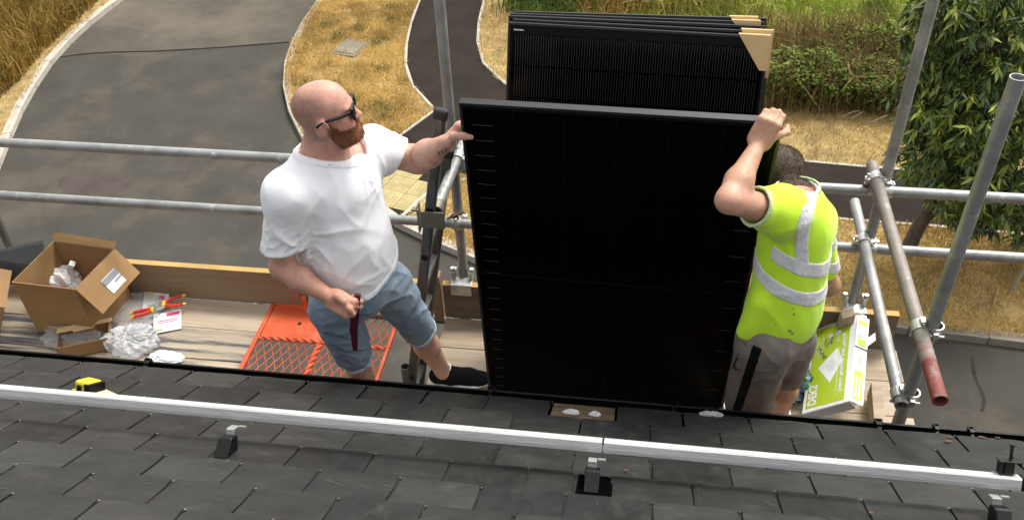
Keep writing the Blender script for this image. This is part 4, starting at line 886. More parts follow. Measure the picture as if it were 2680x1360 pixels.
for r_, w_ in ((.036, .0015), (.030, .0012), (.021, .0012)):
    n = 40; cx, cy = .128, .262
    mb.add([gp(cx+r_*.72*math.cos(t), cy+r_*math.sin(t), .0026) for t in np.linspace(0, 2*math.pi, n, endpoint=False)]+[gp(cx+(r_-w_)*.72*math.cos(t), cy+(r_-w_)*math.sin(t), .0026) for t in np.linspace(0, 2*math.pi, n, endpoint=False)], [(i, (i+1) % n, n+(i+1) % n, n+i) for i in range(n)])
for t in np.linspace(0, 6.283, 5): mb.box(gp(.131+.010*math.cos(t), .262+.013*math.sin(t), .0026), (.007, .008, .0004), GF)
mb.build('flashing_drawing', M['print_grey'], body)
def lettering(s, x, y, size, mtl, h=.0022, bold=.0, sx=1.0, ang=0.0, nm='lettering', par=body):
    """text x runs up the carton (ey), text up runs to the right (ex): mirrored as seen"""
    me = text_mesh(s, size, M[mtl], nm, bold); o = link(nm, me, par); ca, sa = math.cos(ang), math.sin(ang)
    tx = ey*ca+ex*sa; ty = ex*ca-ey*sa
    mt_ = Matrix(np.array([tx*sx, ty, np.cross(tx, ty)]).T.tolist()).to_4x4(); p = gp(x, y, h); mt_.translation = Vector(p)-root_loc(par); o.matrix_local = mt_; return o
def smallprint(x, y, ln, h_):      # print too small to read: rows of tiny marks
    r = random.Random(int(x*9973+y*7919)); mb = MB(); t = 0
    while t < ln:
        w_ = r.uniform(.004, .011); mb.add([gp(x, y+t, .0022), gp(x+h_, y+t, .0022), gp(x+h_, y+t+w_, .0022), gp(x, y+t+w_, .0022)], [(0, 1, 2, 3)]); t += w_+.0025
    mb.build('small_print', M['print_pale'], body)['kind'] = 'stuff'
lettering('DEKS', .026, .032, .058, 'carton_white', bold=.0022, sx=.95)
lettering('Dektite Multicable Solar Flashing', GW-.062, .075, .026, 'carton_white', bold=.0007, sx=1.12)
smallprint(GW-.078, .060, .30, .006)
for k in range(5): smallprint(.034+.009*k, .340+.012*(k % 2), .15-.02*(k % 3), .0045)
smallprint(.098, .40, .085, .005); smallprint(.106, .40, .07, .005); smallprint(.142, .41, .085, .005); smallprint(.150, .41, .05, .005)
flat([(.092, GH-.105), (.117, GH-.105), (.117, GH-.080), (.092, GH-.080)], .0022, 'carton_white', 'tick_box'); flat([(.134, GH-.100), (.159, GH-.100), (.159, GH-.075), (.134, GH-.075)], .0022, 'carton_white', 'tick_box')
def pen(strokes, nm='handwriting', r=.0011):
    mb = MB()
    for st in strokes: mb.path([gp(x, y, .0026) for x, y in st], r, 5)
    mb.build(nm, M['pen_black'], body)
pen([[(.140, GH-.092), (.144, GH-.082), (.152, GH-.088)]])
pen([[(.078, .425), (.086, .44), (.079, .452), (.092, .455)], [(.085, .405), (.118, .462)], [(.092, .400), (.122, .452)], [(.108, .425), (.116, .432), (.122, .424), (.114, .415), (.108, .425)]])
pen([[(.040, .392), (.052, .415), (.060, .402), (.052, .392), (.064, .396), (.060, .378)], [(.058, .380), (.062, .362), (.072, .372), (.070, .352), (.080, .366)], [(.070, .345), (.084, .352), (.078, .335)], [(.074, .325), (.098, .338)], [(.082, .342), (.094, .322)]], r=.0013)
# open side flap with its own print, hanging over the right edge
fo = unit(ex*.55-en*.83); FFm = np.array([fo, ey, unit(np.cross(fo, ey))]).T; fn = FFm[:, 2]
fp = lambda x, y, h=0.0: gp(GW, 0)+fo*x+ey*y+fn*h
def fbox(y0, y1, w_, nm, mtl, h=0.0, x0=0.0, t=.003, par=gb): mb = MB(); mb.hexa([fp(x0, y0, h-t), fp(x0+w_, y0, h-t), fp(x0+w_, y1, h-t), fp(x0, y1, h-t), fp(x0, y0, h), fp(x0+w_, y0, h), fp(x0+w_, y1, h), fp(x0, y1, h)]); return mb.build(nm, M[mtl], par)
fl1 = fbox(.004, .345, .062, 'side_flap', 'carton_white'); fl2 = fbox(.352, GH-.004, .060, 'side_flap', 'carton_white', .006)
fbox(.022, .20, .042, 'green_print', 'carton_green', .0016, .010, .001, fl1); fbox(.212, .335, .042, 'flap_label', 'print_grey', .0016, .010, .001, fl1)
fbox(.362, .405, .040, 'green_print', 'carton_green', .0078, .010, .001, fl2); fbox(.415, .495, .040, 'flap_label', 'print_grey', .0078, .010, .001, fl2); fbox(.505, GH-.02, .040, 'green_print', 'carton_green', .0078, .010, .001, fl2)
fbox(.225, .30, .030, 'barcode_label', 'carton_white', .0026, .014, .001, fl1); fbox(.43, .48, .028, 'barcode_label', 'carton_white', .0088, .016, .001, fl2); fbox(.53, .575, .030, 'symbol_label', 'carton_white', .0088, .014, .001, fl2)
mb = MB()
for k in range(12): mb.hexa([fp(.016, .23+.0056*k, .0034), fp(.042, .23+.0056*k, .0034), fp(.042, .2318+.0056*k+.001*(k % 2), .0034), fp(.016, .2318+.0056*k+.001*(k % 2), .0034)]+[fp(.016, .23+.0056*k, .0038), fp(.042, .23+.0056*k, .0038), fp(.042, .2318+.0056*k+.001*(k % 2), .0038), fp(.016, .2318+.0056*k+.001*(k % 2), .0038)])
mb.build('barcode', M['print_grey'], fl1)
mb = MB(); r_ = random.Random(5)
for x_ in (.018, .034):
    t = .034
    while t < .034+.13:
        w_ = r_.uniform(.005, .013); mb.add([fp(x_, t, .0026), fp(x_+.008, t, .0026), fp(x_+.008, t+w_, .0026), fp(x_, t+w_, .0026)], [(0, 1, 2, 3)]); t += w_+.003
mb.build('small_print', M['carton_white'], fl1)['kind'] = 'stuff'
mb = MB(); mb.hexa([gp(0, -.0015, -.006), gp(GW, -.0015, -.006), gp(GW, -.0015, -.050), gp(0, -.0015, -.050), gp(0, -.004, -.008), gp(GW, -.004, -.008), gp(GW, -.004, -.048), gp(0, -.004, -.048)]); mb.build('end_flap', M['carton_grey'], gb)
mb = MB(); mb.hexa([fp(.055, .43, .0), fp(.062, .38, .0), fp(.090, .42, .02), fp(.085, .47, .02), fp(.055, .43, .004), fp(.062, .38, .004), fp(.090, .42, .024), fp(.085, .47, .024)]); mb.build('torn_tab', M['carton_white'], gb)
# patterned bag behind the carton and a grey sheet on the toe board
mk('bag_pattern', (.03, .10, .11), .35, col2=(.012, .022, .045), scale=16, ramp=(.42, .52), bump=.01, bscale=26, col3=(.35, .52, .48), scale3=22, ramp3=(.56, .63)); mk('sheet_grey', (.42, .43, .45), .5, var=.25, scale=9, bump=.01, bscale=22)
crumple('patterned_bag', V(.775, 3.20, 0), (.085, .11, .11), 'bag_pattern', 'dark teal patterned bag squeezed behind the green carton', 'bag', 41, fold=.4)
# ================================================================== PEOPLE (smooth implicit bodies, meshed to one continuous surface)
def rcone(P, a, b, r1, r2):
    a, b = np.asarray(a, float), np.asarray(b, float); ba = b-a; l2 = ba@ba; rr = r1-r2; a2 = l2-rr*rr; il2 = 1/l2
    pa = P-a; y = pa@ba; z = y-l2; x2 = ((pa*l2-y[..., None]*ba)**2).sum(-1); y2 = y*y*l2; z2 = z*z*l2; k = np.sign(rr)*rr*rr*x2
    d = (np.sqrt(x2*a2*il2)+y*rr)*il2-r1
    c1 = np.sign(z)*a2*z2 > k; c2 = np.sign(y)*a2*y2 < k
    d = np.where(c2, np.sqrt(x2+y2)*il2-r1, d); return np.where(c1, np.sqrt(x2+z2)*il2-r2, d)
def ellip(P, c, r, F=None):
    p = P-np.asarray(c, float); p = p if F is None else p@F; r = np.asarray(r, float)
    k0 = np.sqrt(((p/r)**2).sum(-1)); k1 = np.sqrt(((p/(r*r))**2).sum(-1))+1e-9; return k0*(k0-1)/k1
def rbox(P, c, h, rad, F=None):
    p = P-np.asarray(c, float); p = p if F is None else p@F; q = np.abs(p)-np.asarray(h, float)
    return np.sqrt((np.maximum(q, 0)**2).sum(-1))+np.minimum(q.max(-1), 0)-rad
def smin(a, b, k):
    h = np.maximum(k-np.abs(a-b), 0)/k; return np.minimum(a, b)-h*h*k*.25
class Vox:
    def __init__(s, lo, hi, h):
        s.lo = np.asarray(lo, float); s.h = h; s.n = np.ceil((np.asarray(hi)-s.lo)/h).astype(int)+1; s.d = np.full(s.n, .3, np.float32)
    def win(s, c, R):
        i0 = np.maximum(np.floor((np.asarray(c)-R-s.lo)/s.h).astype(int), 0); i1 = np.minimum(np.ceil((np.asarray(c)+R-s.lo)/s.h).astype(int)+1, s.n)
        sl = tuple(slice(a, b) for a, b in zip(i0, i1)); g = [s.lo[k]+s.h*np.arange(i0[k], i1[k]) for k in range(3)]
        return sl, np.stack(np.meshgrid(*g, indexing='ij'), -1)
    def op(s, fn, c, R, k=.02, sub=False):
        sl, P = s.win(c, R)
        if P.size == 0: return
        e = fn(P).astype(np.float32); s.d[sl] = -smin(-s.d[sl], e, k) if sub else smin(s.d[sl], e, k)
    def cone(s, a, b, r1, r2, k=.02, sub=False):
        a, b = np.asarray(a, float), np.asarray(b, float); s.op(lambda P: rcone(P, a, b, r1, r2), (a+b)/2, np.abs(b-a)/2+max(r1, r2)+k+.03, k, sub)
    def ell(s, c, r, F=None, k=.02, sub=False): s.op(lambda P: ellip(P, c, r, F), c, max(r)+k+.03, k, sub)
    def rb(s, c, h, rad, F=None, k=.02, sub=False): s.op(lambda P: rbox(P, c, h, rad, F), c, np.linalg.norm(h)+rad+k+.03, k, sub)
    def chain(s, pts, rs, k=.02, sub=False):
        for i in range(len(pts)-1): s.cone(pts[i], pts[i+1], rs[i], rs[i+1], k, sub)
    def grid(s): return np.stack(np.meshgrid(*[s.lo[k]+s.h*np.arange(s.n[k]) for k in range(3)], indexing='ij'), -1)
    def near(s, t=.03):      # indices and points near the surface, for detail displacement
        idx = np.nonzero(np.abs(s.d) < t); return idx, np.stack(idx, -1)*s.h+s.lo
    def disp(s, fn, t=.03): idx, P = s.near(t); s.d[idx] += fn(P).astype(np.float32)
    def copy(s): o = Vox.__new__(Vox); o.lo, o.h, o.n, o.d = s.lo, s.h, s.n, s.d.copy(); return o
    def limit(s, fn, soft=0): idx = np.nonzero(s.d < .05); P = np.stack(idx, -1)*s.h+s.lo; e = fn(P).astype(np.float32); s.d[idx] = np.maximum(s.d[idx], e) if not soft else -smin(-s.d[idx], -e, soft)
    def mesh(s):
        d = s.d; d[0], d[-1], d[:, 0], d[:, -1], d[:, :, 0], d[:, :, -1] = .3, .3, .3, .3, .3, .3
        ins = d < 0; n = np.array(d.shape)-1
        cnt = np.zeros(n, np.int8)
        for a in (0, 1):
            for b in (0, 1):
                for c in (0, 1): cnt += ins[a:n[0]+a, b:n[1]+b, c:n[2]+c]
        act = np.nonzero((cnt > 0) & (cnt < 8)); m_ = len(act[0]); idg = np.full(n, -1, np.int32); idg[act] = np.arange(m_)
        acc = np.zeros((m_, 3)); w_ = np.zeros(m_); cor = [(a, b, c) for a in (0, 1) for b in (0, 1) for c in (0, 1)]
        val = {q: d[act[0]+q[0], act[1]+q[1], act[2]+q[2]] for q in cor}
        for q in cor:
            for ax in range(3):
                if q[ax]: continue
                r = list(q); r[ax] = 1; r = tuple(r); u, v = val[q], val[r]; cr = (u < 0) != (v < 0); t = np.where(cr, u/(u-v+1e-12), 0)
                for k in range(3): acc[:, k] += np.where(cr, q[k]+(t if k == ax else 0), 0)
                w_ += cr
        v = (np.stack(act, -1)+acc/w_[:, None])*s.h+s.lo; F = []
        for ax in range(3):
            sa = [slice(None)]*3; sb = [slice(None)]*3; sa[ax] = slice(0, -1); sb[ax] = slice(1, None)
            e = np.array(np.nonzero(ins[tuple(sa)] != ins[tuple(sb)])).T; flip = ins[tuple(sa)][tuple(e.T)]
            o1, o2 = (ax+1) % 3, (ax+2) % 3; ok = (e[:, o1] > 0) & (e[:, o2] > 0) & (e[:, o1] < n[o1]) & (e[:, o2] < n[o2]); e, flip = e[ok], flip[ok]
            def id_(d1, d2): q = e.copy(); q[:, o1] += d1; q[:, o2] += d2; return idg[tuple(q.T)]
            f = np.stack([id_(-1, -1), id_(0, -1), id_(0, 0), id_(-1, 0)], 1); f[~flip] = f[~flip][:, ::-1]; F.append(f[(f >= 0).all(1)])
        return v, np.concatenate(F)
    def build(s, name, mtl, parent, colfn=None, smooth_it=1):
        v, f = s.mesh()
        for _ in range(smooth_it):      # light Laplacian smoothing
            acc = np.zeros_like(v); c = np.zeros(len(v))
            for i in range(4): j = (i+1) % 4; np.add.at(acc, f[:, i], v[f[:, j]]); np.add.at(acc, f[:, j], v[f[:, i]]); np.add.at(c, f[:, i], 1); np.add.at(c, f[:, j], 1)
            v = v*.5+.5*acc/np.maximum(c, 1)[:, None]
        col = colfn(v) if colfn else None
        o = np_mesh(name, v-np.array(root_loc(parent)), f, M[mtl], col, True, parent); return o
def wrinkle(seed, f0, n=6, stretch=None):
    r = np.random.default_rng(seed); K = r.normal(size=(n, 3)); K /= np.linalg.norm(K, axis=1)[:, None]; K *= f0*r.uniform(.6, 1.8, (n, 1))
    if stretch is not None: K = K@np.asarray(stretch)
    K2 = r.normal(size=(n, 3))*f0*.35; ph = r.uniform(0, 6.28, (n, 2))
    def fn(P):
        o = np.zeros(P.shape[:-1])
        for i in range(n): o += np.sin(P@K[i]+ph[i, 0]+1.8*np.sin(P@K2[i]+ph[i, 1]))
        return o/n
    return fn
def axes(fwd, up):
    x = unit(fwd); z = np.asarray(up, float); z = unit(z-x*np.dot(x, z)); y = np.cross(z, x); return np.array([x, y, z]).T      # columns fwd, left, up
def head(vx, c, F, s=1.0, neck=None, nr=.062, kk=1.0):
    L = lambda *p: np.asarray(c)+F@(np.array(p)*s)
    vx.ell(L(-.008, 0, .036), np.array((.095, .077, .086))*s, F, .01)
    vx.ell(L(.030, 0, .020), np.array((.072, .066, .088))*s, F, .03*s)
    vx.ell(L(.036, 0, -.045), np.array((.060, .058, .078))*s, F, .03*s)
    vx.ell(L(.040, 0, -.088), np.array((.054, .053, .040))*s, F, .03*s)
    vx.ell(L(.074, 0, -.104), np.array((.022, .026, .020))*s, F, .025*s)
    for y in (1, -1):
        vx.ell(L(.066, y*.040, -.036), np.array((.028, .024, .030))*s, F, .025*s)
        vx.ell(L(.104, y*.032, .004), np.array((.018, .020, .013))*s, F, .014*s, True)
        vx.ell(L(.083, y*.032, .004), np.array((.0125, .0125, .0125))*s, F, .003)
        vx.ell(L(-.006, y*.083, -.012), np.array((.026, .013, .038))*s, axes(F@V(1, y*.35, -.25), F@V(.25, 0, 1)), .007*s)
        vx.ell(L(.002, y*.0945, -.008), np.array((.011, .007, .019))*s, F, .006*s, True)
        vx.ell(L(.006, y*.089, -.018), np.array((.006, .005, .008))*s, F, .004*s)
    vx.ell(L(.088, 0, .022), np.array((.016, .052, .012))*s, F, .018*s)
    vx.cone(L(.094, 0, .008), L(.116, 0, -.030), .0085*s, .0125*s, .014*s)
    for y in (1, -1): vx.ell(L(.106, y*.012, -.034), np.array((.012, .009, .009))*s, F, .008*s)
    vx.ell(L(.096, 0, -.063), np.array((.011, .023, .0060))*s, F, .008*s); vx.ell(L(.095, 0, -.074), np.array((.011, .021, .0065))*s, F, .008*s)
    if neck is not None: vx.cone(L(-.026, 0, -.055), neck, nr*.95, nr*1.08, .035); vx.cone(L(.015, 0, -.085), np.asarray(neck)+F@V(.03, 0, 0), nr*.6, nr*.8, .03)
def hand(vx, w_, fdir, back, sc_=1.0, curl=(.9, .9, .5), thumb=None, spread=.0, left=True, thumbpts=None, fingpts=None):
    """w_: wrist; fdir: to the knuckles; back: out of the back of the hand"""
    f = unit(fdir); b = unit(np.asarray(back, float)-f*np.dot(f, back)); t = np.cross(f, b)*(1 if left else -1)      # t: towards the thumb
    P = lambda x, y, z=0: np.asarray(w_)+(f*x+t*y+b*z)*sc_
    F = np.array([f, t, b]).T
    vx.rb(P(.045, -.002), np.array((.036, .028, .006))*sc_, .010*sc_, F, .02); vx.ell(P(.030, .020, -.006), np.array((.034, .017, .015))*sc_, F, .018); vx.ell(P(.03, -.022, -.006), np.array((.036, .014, .013))*sc_, F, .016)
    L0 = (.043, .047, .044, .035); ys = (.028, .0095, -.0095, -.028)
    for i in range(4):
        k0 = P(.084-.004*abs(i-1.2), ys[i], .004); d = f; q = [k0]; ang = 0
        for seg_, cv in zip((L0[i], L0[i]*.62, L0[i]*.48), curl):
            ang += cv; d = f*math.cos(ang)-b*math.sin(ang)+t*spread*(1.5-i)*.2; q.append(q[-1]+unit(d)*seg_*sc_)
        vx.chain(q, [.0100*sc_, .0090*sc_, .0082*sc_, .0070*sc_], .006); vx.ell(k0, np.array((.010,)*3)*sc_, None, .012)
    if thumbpts is None: thumbpts = [P(.018, .026, -.008), P(.045, .046, -.018), P(.072, .046, -.026), P(.094, .038, -.032)]
    vx.chain([np.asarray(p) for p in thumbpts], [.0155*sc_, .0125*sc_, .0108*sc_, .0085*sc_], .012)
    return P
def shoe(root, ank, fw, up=(0, 0, 1), mats=('shoe_black', 'sole_white'), L=.29):
    """trainer built along fw from the heel under the ankle"""
    fw = unit(V(fw[0], fw[1], 0)); lf = V(-fw[1], fw[0], 0); F = np.array([fw, lf, V(0, 0, 1)]).T; z0 = ank[2]-.085; o = V(ank[0], ank[1], z0)-fw*.065
    P = lambda x, y, z: o+fw*x+lf*y+V(0, 0, z)
    vx = Vox(o-V(.36, .36, .03), o+V(.36, .36, .20), .004)
    vx.chain([P(.030, 0, .060), P(.10, 0, .055), P(.19, .004, .044), P(.255, .006, .034)], [.036, .043, .043, .032], .02); vx.cone(P(.04, 0, .06), P(.062, 0, .115), .037, .040, .02); vx.ell(P(.235, .006, .030), (.055, .045, .026), F, .02); vx.cone(P(.09, 0, .09), P(.18, .003, .066), .024, .026, .02)
    vx.limit(lambda Q: -(Q[..., 2]-(z0+.020))); vx.limit(lambda Q: Q[..., 2]-(z0+.112)); u = vx.build('shoe', mats[0], root)
    vx = Vox(o-V(.36, .36, .03), o+V(.36, .36, .12), .004)
    vx.chain([P(.030, 0, .02), P(.11, 0, .02), P(.20, .004, .02), P(.262, .006, .022)], [.040, .042, .047, .034], .02); vx.limit(lambda Q: np.abs(Q[..., 2]-(z0+.0135))-.0135, .006); vx.build('sole', mats[1], u)
    mb = MB()
    for k in range(5):
        x = .10+.022*k; z = .108-.0085*k-(.004 if k > 2 else 0); s_ = 1 if k % 2 else -1
        mb.path([P(x-.006*s_, -.024, z-.010), P(x, -.010, z+.003), P(x, .010, z+.003), P(x+.006*s_, .024, z-.010)], .0036, 6)
    mb.build('laces', M['lace_dark' if mats[0] == 'shoe_black' else 'sole_white'], u, smooth=True)['kind'] = 'stuff'
    return u
mk('skin', (.5, .3, .22), .5, attr=True, var=.22, scale=30, sub=.08, bump=.0016, bscale=130, spec=.4, ramp=(.25, .7))
mk('white_cotton', (.85, .85, .875), .9, bump=.0003, bscale=300, sheen=.1, var=.02, scale=30)
mk('denim', (.235, .305, .375), .85, col2=(.165, .22, .285), scale=7, ramp=(.3, .72), bump=.002, bscale=220, col3=(.34, .405, .46), scale3=5.5, ramp3=(.55, .75))
mk('denim_pale', (.47, .55, .63), .85, var=.2, scale=60)
mk('hivis', (.60, .93, .026), .8, bump=.0004, bscale=250, sheen=.2, col2=(.54, .87, .020), scale=5)
mk('reflective', (.80, .80, .80), .4, .05, col2=(.66, .66, .67), scale=22, bump=.004, bscale=55, col3=(.34, .35, .36), scale3=34, ramp3=(.62, .72))
mk('rib_white', (.60, .68, .46), .85, col2=(.42, .60, .16), scale=60, ramp=(.4, .6), stretch=(.2, .2, 1)); mk('jersey_grey', (.215, .186, .158), .88, col2=(.175, .150, .128), scale=6, bump=.0025, bscale=150); mk('stripe_black', (.006, .0065, .007), .9, spec=.1, bump=.001, bscale=150)
mk('shoe_black', (.006, .006, .0065), .85, bump=.003, bscale=160, spec=.1); mk('sole_white', (.74, .73, .70), .6); mk('lace_dark', (.09, .09, .09), .8); mk('sock', (.72, .72, .70), .9)
mk('beard', (.25, .098, .045), .8, col2=(.135, .050, .024), scale=60, ramp=(.3, .7), bump=.006, bscale=190); mk('hair_brown', (.105, .068, .045), .75, col2=(.040, .026, .018), scale=70, ramp=(.3, .7), bump=.005, bscale=260, stretch=(1, .5, .35))
mk('glasses_black', (.008, .008, .008), .22, spec=.6); mk('lens_dark', (.006, .006, .007), .06, spec=.7); mk('maroon', (.085, .004, .012), .6, var=.3, scale=30); mk('ink', (.03, .035, .05), .7); mk('belt', (.02, .02, .02), .6)
SKIN1 = V(.56, .32, .235); RED1 = V(.54, .22, .165); SKIN2 = V(.50, .275, .175)
sst = lambda a, b, x: (lambda t: t*t*(3-2*t))(np.clip((x-a)/(b-a), 0, 1))
def lerp3(c, d, t): t = t[:, None]; return c*(1-t)+np.asarray(d)*t

# ------------------------------------------------------------------ man in the white T-shirt
hR, hL = ony(872, 800, 2.585), ony(1012, 738, 2.765); shR, shL = ony(756, 508, 2.52), ony(975, 392, 2.86)
nk = ony(846, 398, 2.685); hc1 = ony(848, 299, 2.665); HF1 = axes((.955, .27, .15), (-.10, -.02, 1))
elR, wrR = ony(738, 700, 2.475), ony(866, 778, 2.42); knR, knL = ony(931, 938, 2.64), ony(1100, 868, 2.86); anR = V(knR[0]-.01, knR[1]+.10, .085); anL = onz(1160, 972, .10)
elL, wrL = ony(1095, 418, 2.93), ony(1160, 379, 2.80)
F1 = unit(np.cross(shL-shR, V(0, 0, 1))); F1 = unit(V(F1[0], F1[1], 0)); Lf1 = unit(shL-shR); che = ony(884, 522, 2.675); bel = ony(915, 640, 2.655); low = ony(948, 722, 2.665); TA = axes(F1, V(0, 0, 1))
m1 = empty('person', V(anL[0]-.12, anL[1]-.15, 0), 'bald bearded man in white t-shirt and denim shorts holding the panel edge', 'person')
h = .0048
b1 = Vox((-1.72, 2.12, -.05), (-.52, 3.22, 1.98), h)
head(b1, hc1, HF1, 1.0, nk, .062)
b1.cone(nk, (shR+shL)/2-V(0, 0, .02), .075, .10, .05); b1.ell(che, (.105, .15, .17), TA, .06); b1.ell(bel, (.12, .14, .15), TA, .06); b1.ell((hR+hL)/2, (.11, .14, .10), TA, .06)
b1.cone(shR*.8+shL*.2, shR, .07, .066, .05); b1.cone(shL*.8+shR*.2, shL, .07, .066, .05)
b1.cone(shR, elR, .058, .043, .04); b1.cone(elR, elR*.64+wrR*.36, .039, .0425, .03); b1.cone(elR*.64+wrR*.36, wrR, .0425, .0275, .03); b1.ell(elR+unit(elR-(shR+wrR)/2)*.022, (.020,)*3, None, .02)
b1.cone(shL, elL, .060, .052, .04); b1.cone(elL, elL*.6+wrL*.4, .051, .052, .03); b1.cone(elL*.6+wrL*.4, wrL, .052, .033, .03)
for hp, kn, an in ((hR, knR, anR), (hL, knL, anL)):
    b1.cone(hp, kn, .080, .054, .05); mid = kn*.66+an*.34; bk_ = unit(V(0, 0, 0)-F1*V(1, 1, 0))*.012
    b1.cone(kn, mid+bk_, .054, .057, .03); b1.cone(mid+bk_, an, .056, .036, .03); b1.cone(an, an-V(0, 0, .035)+(V(.93, .10, 0) if an is anL else V(.83, -.55, 0))*.05, .036, .024, .03)
# right hand: loose fist holding the strap
fd = unit(ony(930, 812, 2.40)-wrR); hand(b1, wrR, fd, V(-.25, -.75, .62), 1.06, (1.15, 1.35, .9), left=False, thumbpts=[wrR+fd*.02+V(.012, -.005, .025), wrR+fd*.05+V(.018, -.022, .034), wrR+fd*.080+V(.010, -.030, .022), wrR+fd*.10+V(.006, -.028, .006)])
# left hand on the panel edge: thumb along the glass, fingers behind
fdl = unit(ony(1204, 330, 2.845)-wrL); hand(b1, wrL, fdl, V(-.55, .35, .70), 1.12, (.25, .35, .3), left=True, thumbpts=[wrL+fdl*.02+V(.004, -.020, -.004), ony(1187, 357, 2.752), ony(1212, 356, 2.744), ony(1234, 359, 2.748)])
b1.disp(lambda P: .0012*wrinkle(4, 60)(P), .012)
def skin1(v):
    c = np.tile(SKIN1, (len(v), 1)); q = (v-hc1)@HF1
    hd = sst(.19, .13, np.linalg.norm(q, axis=1))
    c = lerp3(c, RED1, hd*.30+hd*.45*np.exp(-(((q-V(.09, 0, -.03))/V(.05, .08, .045))**2).sum(1))+.35*sst(.06, .0, np.abs(q[:, 2]+.14))*hd)
    c = lerp3(c, V(.62, .26, .21), hd*.5*np.exp(-(((np.abs(q)-V(0, .085, .012))/V(.03, .02, .04))**2).sum(1)))
    stub = hd*sst(.035, -.03, q[:, 0]-.35*np.maximum(q[:, 2]-.05, 0))*sst(-.095, -.05, q[:, 2])*sst(.128, .085, q[:, 2])*(1-np.exp(-(((np.abs(q)-V(0, .086, .012))/V(.03, .02, .036))**2).sum(1)))
    c = lerp3(c, V(.24, .145, .11), stub*.72)
    dR = np.linalg.norm(v-wrR, axis=1); c = lerp3(c, V(.58, .27, .19), .5*sst(.16, .05, dR)+.35*sst(.40, .2, np.linalg.norm(v-elR, axis=1))*.6)
    c = lerp3(c, V(.52, .30, .20), .5*sst(.6, .45, v[:, 2])); return c
hd1 = Vox(hc1-.19, hc1+.19, .0036); head(hd1, hc1, HF1, 1.0, nk, .062)
b1.build('body', 'skin', m1, skin1)
# beard grown from the head shape
bd = hd1.copy(); q_ = lambda P: (P-hc1)@HF1
bn = wrinkle(6, 190, 8)
def beardfn(P):
    q = q_(P); x, y, z = q[..., 0], q[..., 1], q[..., 2]; line = np.interp(x, [.0, .014, .030, .050, .080, .125], [.006, -.004, -.026, -.043, -.045, -.044])
    back = np.interp(z, [-.14, -.10, -.07, -.03, .01], [.036, .022, .008, .010, .012])-x
    lips = np.sqrt(((x-.100)/.9)**2+(y*.50)**2+((z+.069)*1.7)**2)-.0135; nosek = np.where(x > .095, z+.048, -1)
    return np.maximum(np.maximum(np.maximum(np.maximum(z-line+.002*np.sin(x*300), back), -lips), nosek), -.120-z-.12*(.06-x))
th1 = lambda P: .0024+.009*sst(-.055, -.105, q_(P)[..., 2])*sst(.0, .05, q_(P)[..., 0])
idx, P = bd.near(.04); bd.d[idx] = (bd.d[idx]-th1(P)-.0022*bn(P)); bd.limit(beardfn, .004); bd.build('beard', 'beard', m1, smooth_it=1)
def strands(obj, n, ln, wd, c0, c1, down, nm):
    me = obj.data; nv = len(me.vertices); co = np.empty(nv*3); me.vertices.foreach_get('co', co); co = co.reshape(-1, 3); no = np.empty(nv*3); me.vertices.foreach_get('normal', no); no = no.reshape(-1, 3)
    i = rng.integers(0, nv, n); p = co[i]+rng.normal(0, .0012, (n, 3)); d = no[i]*.75+np.asarray(down)+rng.normal(0, .35, (n, 3)); d /= np.linalg.norm(d, axis=1)[:, None]
    s_ = np.cross(d, rng.normal(size=(n, 3))); s_ /= np.linalg.norm(s_, axis=1)[:, None]; L = ln*rng.uniform(.5, 1.2, (n, 1)); v = np.stack([p-s_*wd, p+s_*wd, p+d*L], 1).reshape(-1, 3)
    c = np.repeat(mixc(np.tile(c0, (n, 1)), c1, rng.random(n)), 3, 0); o = np_mesh(nm, v, np.arange(3*n).reshape(-1, 3), M['blade'], c, parent=obj); o['kind'] = 'stuff'
bob_ = [o for o in m1.children if o.name.startswith('beard')][0]; strands(bob_, 6500, .0075, .0008, V(.30, .125, .058), V(.15, .058, .027), V(.15, .0, -.55), 'beard_hairs')
# sunglasses
HP = lambda x, y, z: hc1+HF1@(V(x, y, z)*1.0)
mb = MB()
for y in (1, -1):
    mb.path([HP(.100, y*.062, .015), HP(.060, y*.079, .014), HP(.0, y*.0865, .014), HP(-.024, y*.088, .002)], [.0062, .0062, .0056, .0046], 8)
    mb.path([HP(.106, y*(.034+a), .003+b) for a, b in ((-.024, .018), (.026, .018), (.027, .0), (.021, -.021), (-.014, -.022), (-.024, -.004))], .0048, 8, closed=True)
mb.path([HP(.106, .011, .014), HP(.110, 0, .016), HP(.106, -.011, .014)], .0036, 8); gl = mb.build('sunglasses', M['glasses_black'], m1, smooth=True)
for y in (1, -1):
    mb = MB(); ring = [HP(.1055, y*(.034+a), .003+b) for a, b in ((-.024, .018), (.026, .018), (.027, .0), (.021, -.021), (-.014, -.022), (-.024, -.004))]; mb.extrude(ring, HF1@V(.0016, 0, 0)); mb.build('lens', M['lens_dark'], gl)
